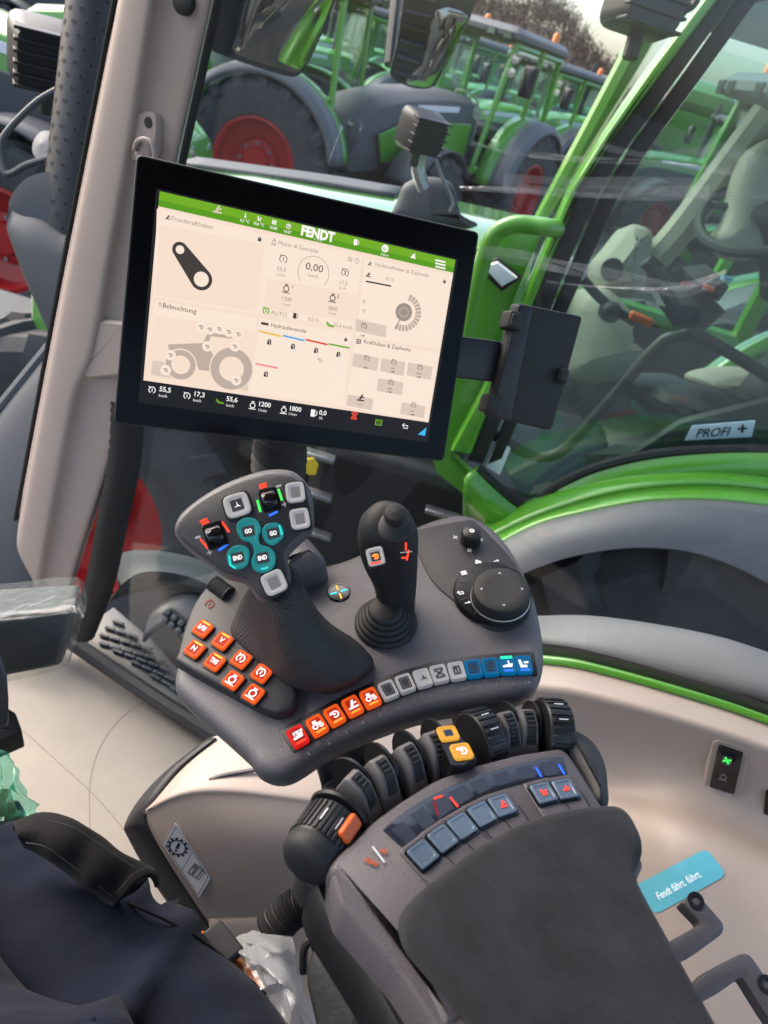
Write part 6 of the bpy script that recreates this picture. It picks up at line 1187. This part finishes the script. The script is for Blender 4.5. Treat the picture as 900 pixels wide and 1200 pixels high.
# ================================================================== film-wrapped box and black lever foot at the left edge
WB = thing('wrapped_box', P(40, 740, 1.0), 'grey box wrapped in crinkled clear film at the left edge', 'box')
A = [P(-60, 705, .98), P(-60, 830, .98), P(-60, 700, 1.10)]
mb = MB(); mb.rings([[P(-90, 730, .95), P(84, 712, .95), P(95, 684, 1.06), P(-90, 694, 1.06)], [P(-90, 812, 1.02), P(72, 780, 1.02), P(80, 760, 1.12), P(-90, 770, 1.12)]]); build(mb, 'box', mat('box_grey', (.10, .10, .095), .6, var=.1, vscale=20), WB, bevel=.008, seg=3)
mb = MB(); mb.sheet([srow([(-95, 690), (0, 684), (60, 678), (92, 677), (99, 690)], [1.05]*5), srow([(-95, 712), (0, 708), (60, 700), (92, 696), (102, 704)], [.98, .98, .98, .98, 1.0]), srow([(-95, 728), (0, 722), (60, 716), (88, 712), (100, 716)], [.945]*5), srow([(-95, 745), (0, 738), (60, 730), (86, 728), (94, 735)], [.94]*5), srow([(-95, 812), (0, 800), (50, 790), (76, 782), (82, 775)], [1.0, 1.0, 1.0, 1.0, 1.04])], 9, 8, f=crumple(.0022, 150, 11)); build(mb, 'wrapping_film', clear('wrap_film', (.80, .86, .88), 1, white=.03, rough=.18, ior=1.35, bump=.25, bscale=60), WB, ang=15)
BL = thing('lever_foot', P(5, 850, .95), 'black plastic lever with a pointed foot at the left edge on the floor mat', 'lever')
mb = MB(); mb.rings([[P(-30, 755, .86), P(-2, 762, .86), P(8, 790, .86), P(10, 820, .86), P(10, 850, .90), P(-30, 860, .90)], [P(-30, 755, .92), P(-2, 762, .92), P(8, 790, .92), P(10, 820, .92), P(10, 850, .95), P(-30, 860, .95)]]); build(mb, 'lever', 'floorgray', BL, bevel=.004)
f3 = Fr(P(5, 850, 1.0), (0, -.2, 1), R_); mb = MB(); mb.slab(f3, rnd(ccw(f3.pts([(-40, 850), (8, 828), (18, 834), (26, 856), (-40, 885)])), .003), -.04, 0, .004); build(mb, 'foot', 'softblack', BL)
# ================================================================== perforated pipe shield, grey base cowl, lamp and cable seen through the windscreen
EX = thing('exhaust_stack', P(80, 330, 1.5), 'dark perforated exhaust shield standing upright left of the beige pillar', 'exhaust')
e0, e1 = P(124, -60, 1.30), P(76, 330, 1.42); axx = (e1-e0).normalized(); rad = .052
mb = MB(); mb.lathe(e0, axx, [(rad, 0), (rad*1.03, (e1-e0).length)], 40); ep = build(mb, 'pipe', mat('pipe_paint', (.045, .045, .048), .45, metal=.3, bump=.3, bscale=400), EX)
mb = MB(); X = axx.orthogonal().normalized(); Y = axx.cross(X); Lh = (e1-e0).length; nk = int(Lh/.0205)
for j in range(nk):
    for k in range(13):
        a = 2*pi*(k+(j % 2)*.5)/13; d = X*cos(a)+Y*sin(a); c = e0+axx*(j*.0205+.01)+d*rad*(1+.03*j/nk); t = axx.cross(d)
        mb.poly([c+d*.0006+axx*.0042*cos(q)+t*.0042*sin(q) for q in [2*pi*m/8 for m in range(8)]]); mb.poly([c+d*.0003+axx*.0054*cos(q)+t*.0054*sin(q) for q in [2*pi*m/8 for m in range(8)]], 1)
build(mb, 'perforation', ['seal', 'holering'], ep)
mb = MB(); fr = Fr(P(55, 240, 1.34), (0, -.5, 1), R_); ring = lambda px, d: [P(u, v, d) for u, v in resample(smooth2(px, 4), 40)]
mb.rings([[p.lerp(q, .06) for p, q in zip(ring([(12, 240), (35, 212), (75, 203), (100, 210), (96, 260), (80, 275), (50, 250), (25, 250)], 1.36), [P(55, 235, 1.4)]*40)], ring([(10, 238), (32, 208), (75, 200), (104, 206), (100, 262), (82, 282), (45, 262), (22, 252)], 1.34), ring([(8, 260), (32, 230), (75, 225), (106, 230), (98, 290), (78, 300), (45, 300), (18, 290)], 1.34), ring([(28, 320), (45, 300), (75, 290), (110, 300), (92, 380), (76, 390), (60, 375), (40, 350)], 1.36), ring([(58, 380), (62, 370), (75, 365), (95, 370), (85, 420), (76, 425), (68, 418), (60, 400)], 1.40)], 0, False); build(mb, 'base_cowl', 'grayd', EX, ang=70)
wl = worklamp('work_lamp', P(55, 62, 1.6), (-.5, .8, .1), (0, 0, 1), .13, 'square black ribbed work lamp left of the perforated pipe, in front of green paint', 'work lamp', ribs=6)
mb = MB(); mb.tube([P(*q, 1.45)-P(55, 62, 1.6)*0 for q in [(78, 100), (45, 118), (12, 150), (0, 172), (4, 200), (12, 204), (30, 194), (55, 186), (75, 178)]], .0062, 8); cb = build(mb, 'lamp_cable', 'grayd', None, org=P(40, 150, 1.45), label='grey cable looping from the square work lamp back to the pipe', cat='cable')
mb = MB(); mb.lathe(P(64, 178, 1.55), (-.3, -.6, .3), [(.005, 0), (.03, .005), (.034, .02), (.028, .03), (0, .034)], 20); mb.tube([P(70, 178, 1.56), P(68, 215, 1.56)], .016, 8, sub=1); build(mb, 'round_lamp', ['dulllens'], None, org=P(64, 178, 1.55), label='small chromed round lamp just above the grey cowl of the pipe', cat='lamp')
# dark sheet metal below the cowl (our front mudguard)
MG_ = thing('front_mudguard', P(20, 560, 1.6), 'dark front mudguard of our tractor seen left of the beige pillar', 'mudguard')
mb = MB(); mb.sheet([srow([(-60, 560), (-10, 490), (30, 440), (75, 385)], [1.5]*4), srow([(-60, 590), (-10, 520), (30, 468), (75, 412)], [1.46]*4), srow([(-60, 700), (-10, 640), (30, 600), (60, 560)], [1.44]*4), srow([(-60, 820), (-10, 780), (10, 760), (30, 720)], [1.45]*4)], 5, 5); build(mb, 'guard', 'grayd', MG_, solid=.01)
mb = MB(); mb.tube([P(*q, 1.475) for q in [(-60, 560), (-10, 490), (30, 440), (75, 385)]], .010, 8); build(mb, 'guard_edge', 'grayp', MG_)
# ================================================================== exterior mirrors
def mirror(name, px, d, nrm, lb, ribs=0, gpx=None):
    fr = Fr(P(*px[0], d), nrm, R_); o = thing(name, P(*px[0], d), lb, 'mirror'); mb = MB(); q = smooth2(ccw(fr.pts(px)), 3)
    mb.shell(fr, q, [(.05, 1, -.10), (.02, 1, -.085), (.003, 1, -.04), (0, 1, -.01), (.003, 1, 0), (.012, 1, -.002)])
    for k in range(ribs): a, b = lerp_px(ribs_a[0], ribs_a[1], k/(ribs-1)), lerp_px(ribs_b[0], ribs_b[1], k/(ribs-1)); mb.tube([fr.at(*a, .003), fr.at(*b, .003)], .008, 6, sub=1)
    build(mb, 'mirror_housing', 'darkgray', o, ang=60); mb = MB(); mb.shell(fr, smooth2(ccw(fr.pts(gpx)), 3), [(0, 1, -.004), (0, 1, .0035), (.002, 1, .005)]); build(mb, 'mirror_pane', 'mirrorglass', o)
    mb = MB(); mb.tube([P(px[0][0], px[0][1]-10, d+.05), P(px[0][0]+10, -70, d+.1), P(px[0][0]-30, -160, d+.2)], .018, 8); build(mb, 'mirror_arm', 'black', o); return o
mirror('exterior_mirror', z7(130, -60, 115, 130, 150, 165, 250, 200, 330, 225, 375, 225, 410, 180, 450, 90, 485, 0, 500, -80, 300, -110), 1.75, -ray(320, 30)+V((.25, -.1, -.35)), 'dark exterior mirror reflecting green and red, just right of the beige pillar top', gpx=z7(200, 90, 190, 155, 330, 205, 372, 212, 400, 180, 440, 90, 478, -10, 480, -60, 260, -60))
ribs_a = [(462, 84), (478, -5)]; ribs_b = [(488, 92), (512, 2)]
mirror('exterior_mirror', z7(640, 215, 660, 130, 680, 0, 700, -80, 900, -60, 885, 30, 850, 110, 800, 200, 770, 255, 720, 262, 670, 245), 2.6, -ray(500, 40)+V((-.15, -.1, -.30)), 'tall ribbed dark exterior mirror hanging above the grey bonnet', 6, gpx=z7(780, 30, 870, 45, 845, 115, 790, 205, 762, 250, 725, 252, 690, 238, 740, 180))
# ================================================================== strips of protective film stuck to the side window
FM = thing('film_strip', W.at(650, 200, -.02), 'crumpled transparent protective film strips clinging to the side window at the upper right', 'film')
rr = random.Random(4)
FMAT = clear('film_strip', (.97, .98, .98), .8, white=.11, rough=.2, ior=1.5, bump=.4, bscale=60)
def strip(pts, w_, m='film', n=1):
    for k in range(n):
        mb = MB()
        top_, bot = [], []
        for i, (u, v) in enumerate(pts):
            jx = rr.uniform(-1.5, 1.5); ww = w_*rr.uniform(.7, 2.2); hh = -.022+rr.uniform(0, .008)
            top_.append(W.at(u+jx, v-ww/2+k*w_*1.4, hh)); bot.append(W.at(u+jx, v+ww/2+k*w_*1.4, hh+rr.uniform(-.003, .003)))
        mb.sheet([top_, bot], 5, 1); build(mb, 'film_ribbon', FMAT, FM, ang=30)
strip([(620, 178), (680, 185), (740, 187), (800, 192), (860, 200)], 3, n=2); strip([(590, 208), (650, 212), (700, 214), (760, 212), (830, 214)], 8, n=2); strip([(540, 219), (600, 221), (660, 226), (720, 229), (780, 230), (850, 226), (920, 230)], 2.2, n=2)
strip([(560, 292), (610, 298), (650, 306), (700, 318), (760, 330), (800, 336), (850, 318)], 6, n=2); strip([(620, 183), (590, 178), (560, 168)], 1.5); strip([(700, 170), (760, 182), (820, 176), (890, 186)], 5); strip([(640, 330), (700, 336), (780, 338), (850, 330), (905, 334)], 2)
strip([(665, 182), (672, 168), (676, 150)], 2); strip([(400, 150), (385, 190)], 1); strip([(312, 188), (316, 150), (328, 120), (330, 90)], .8)
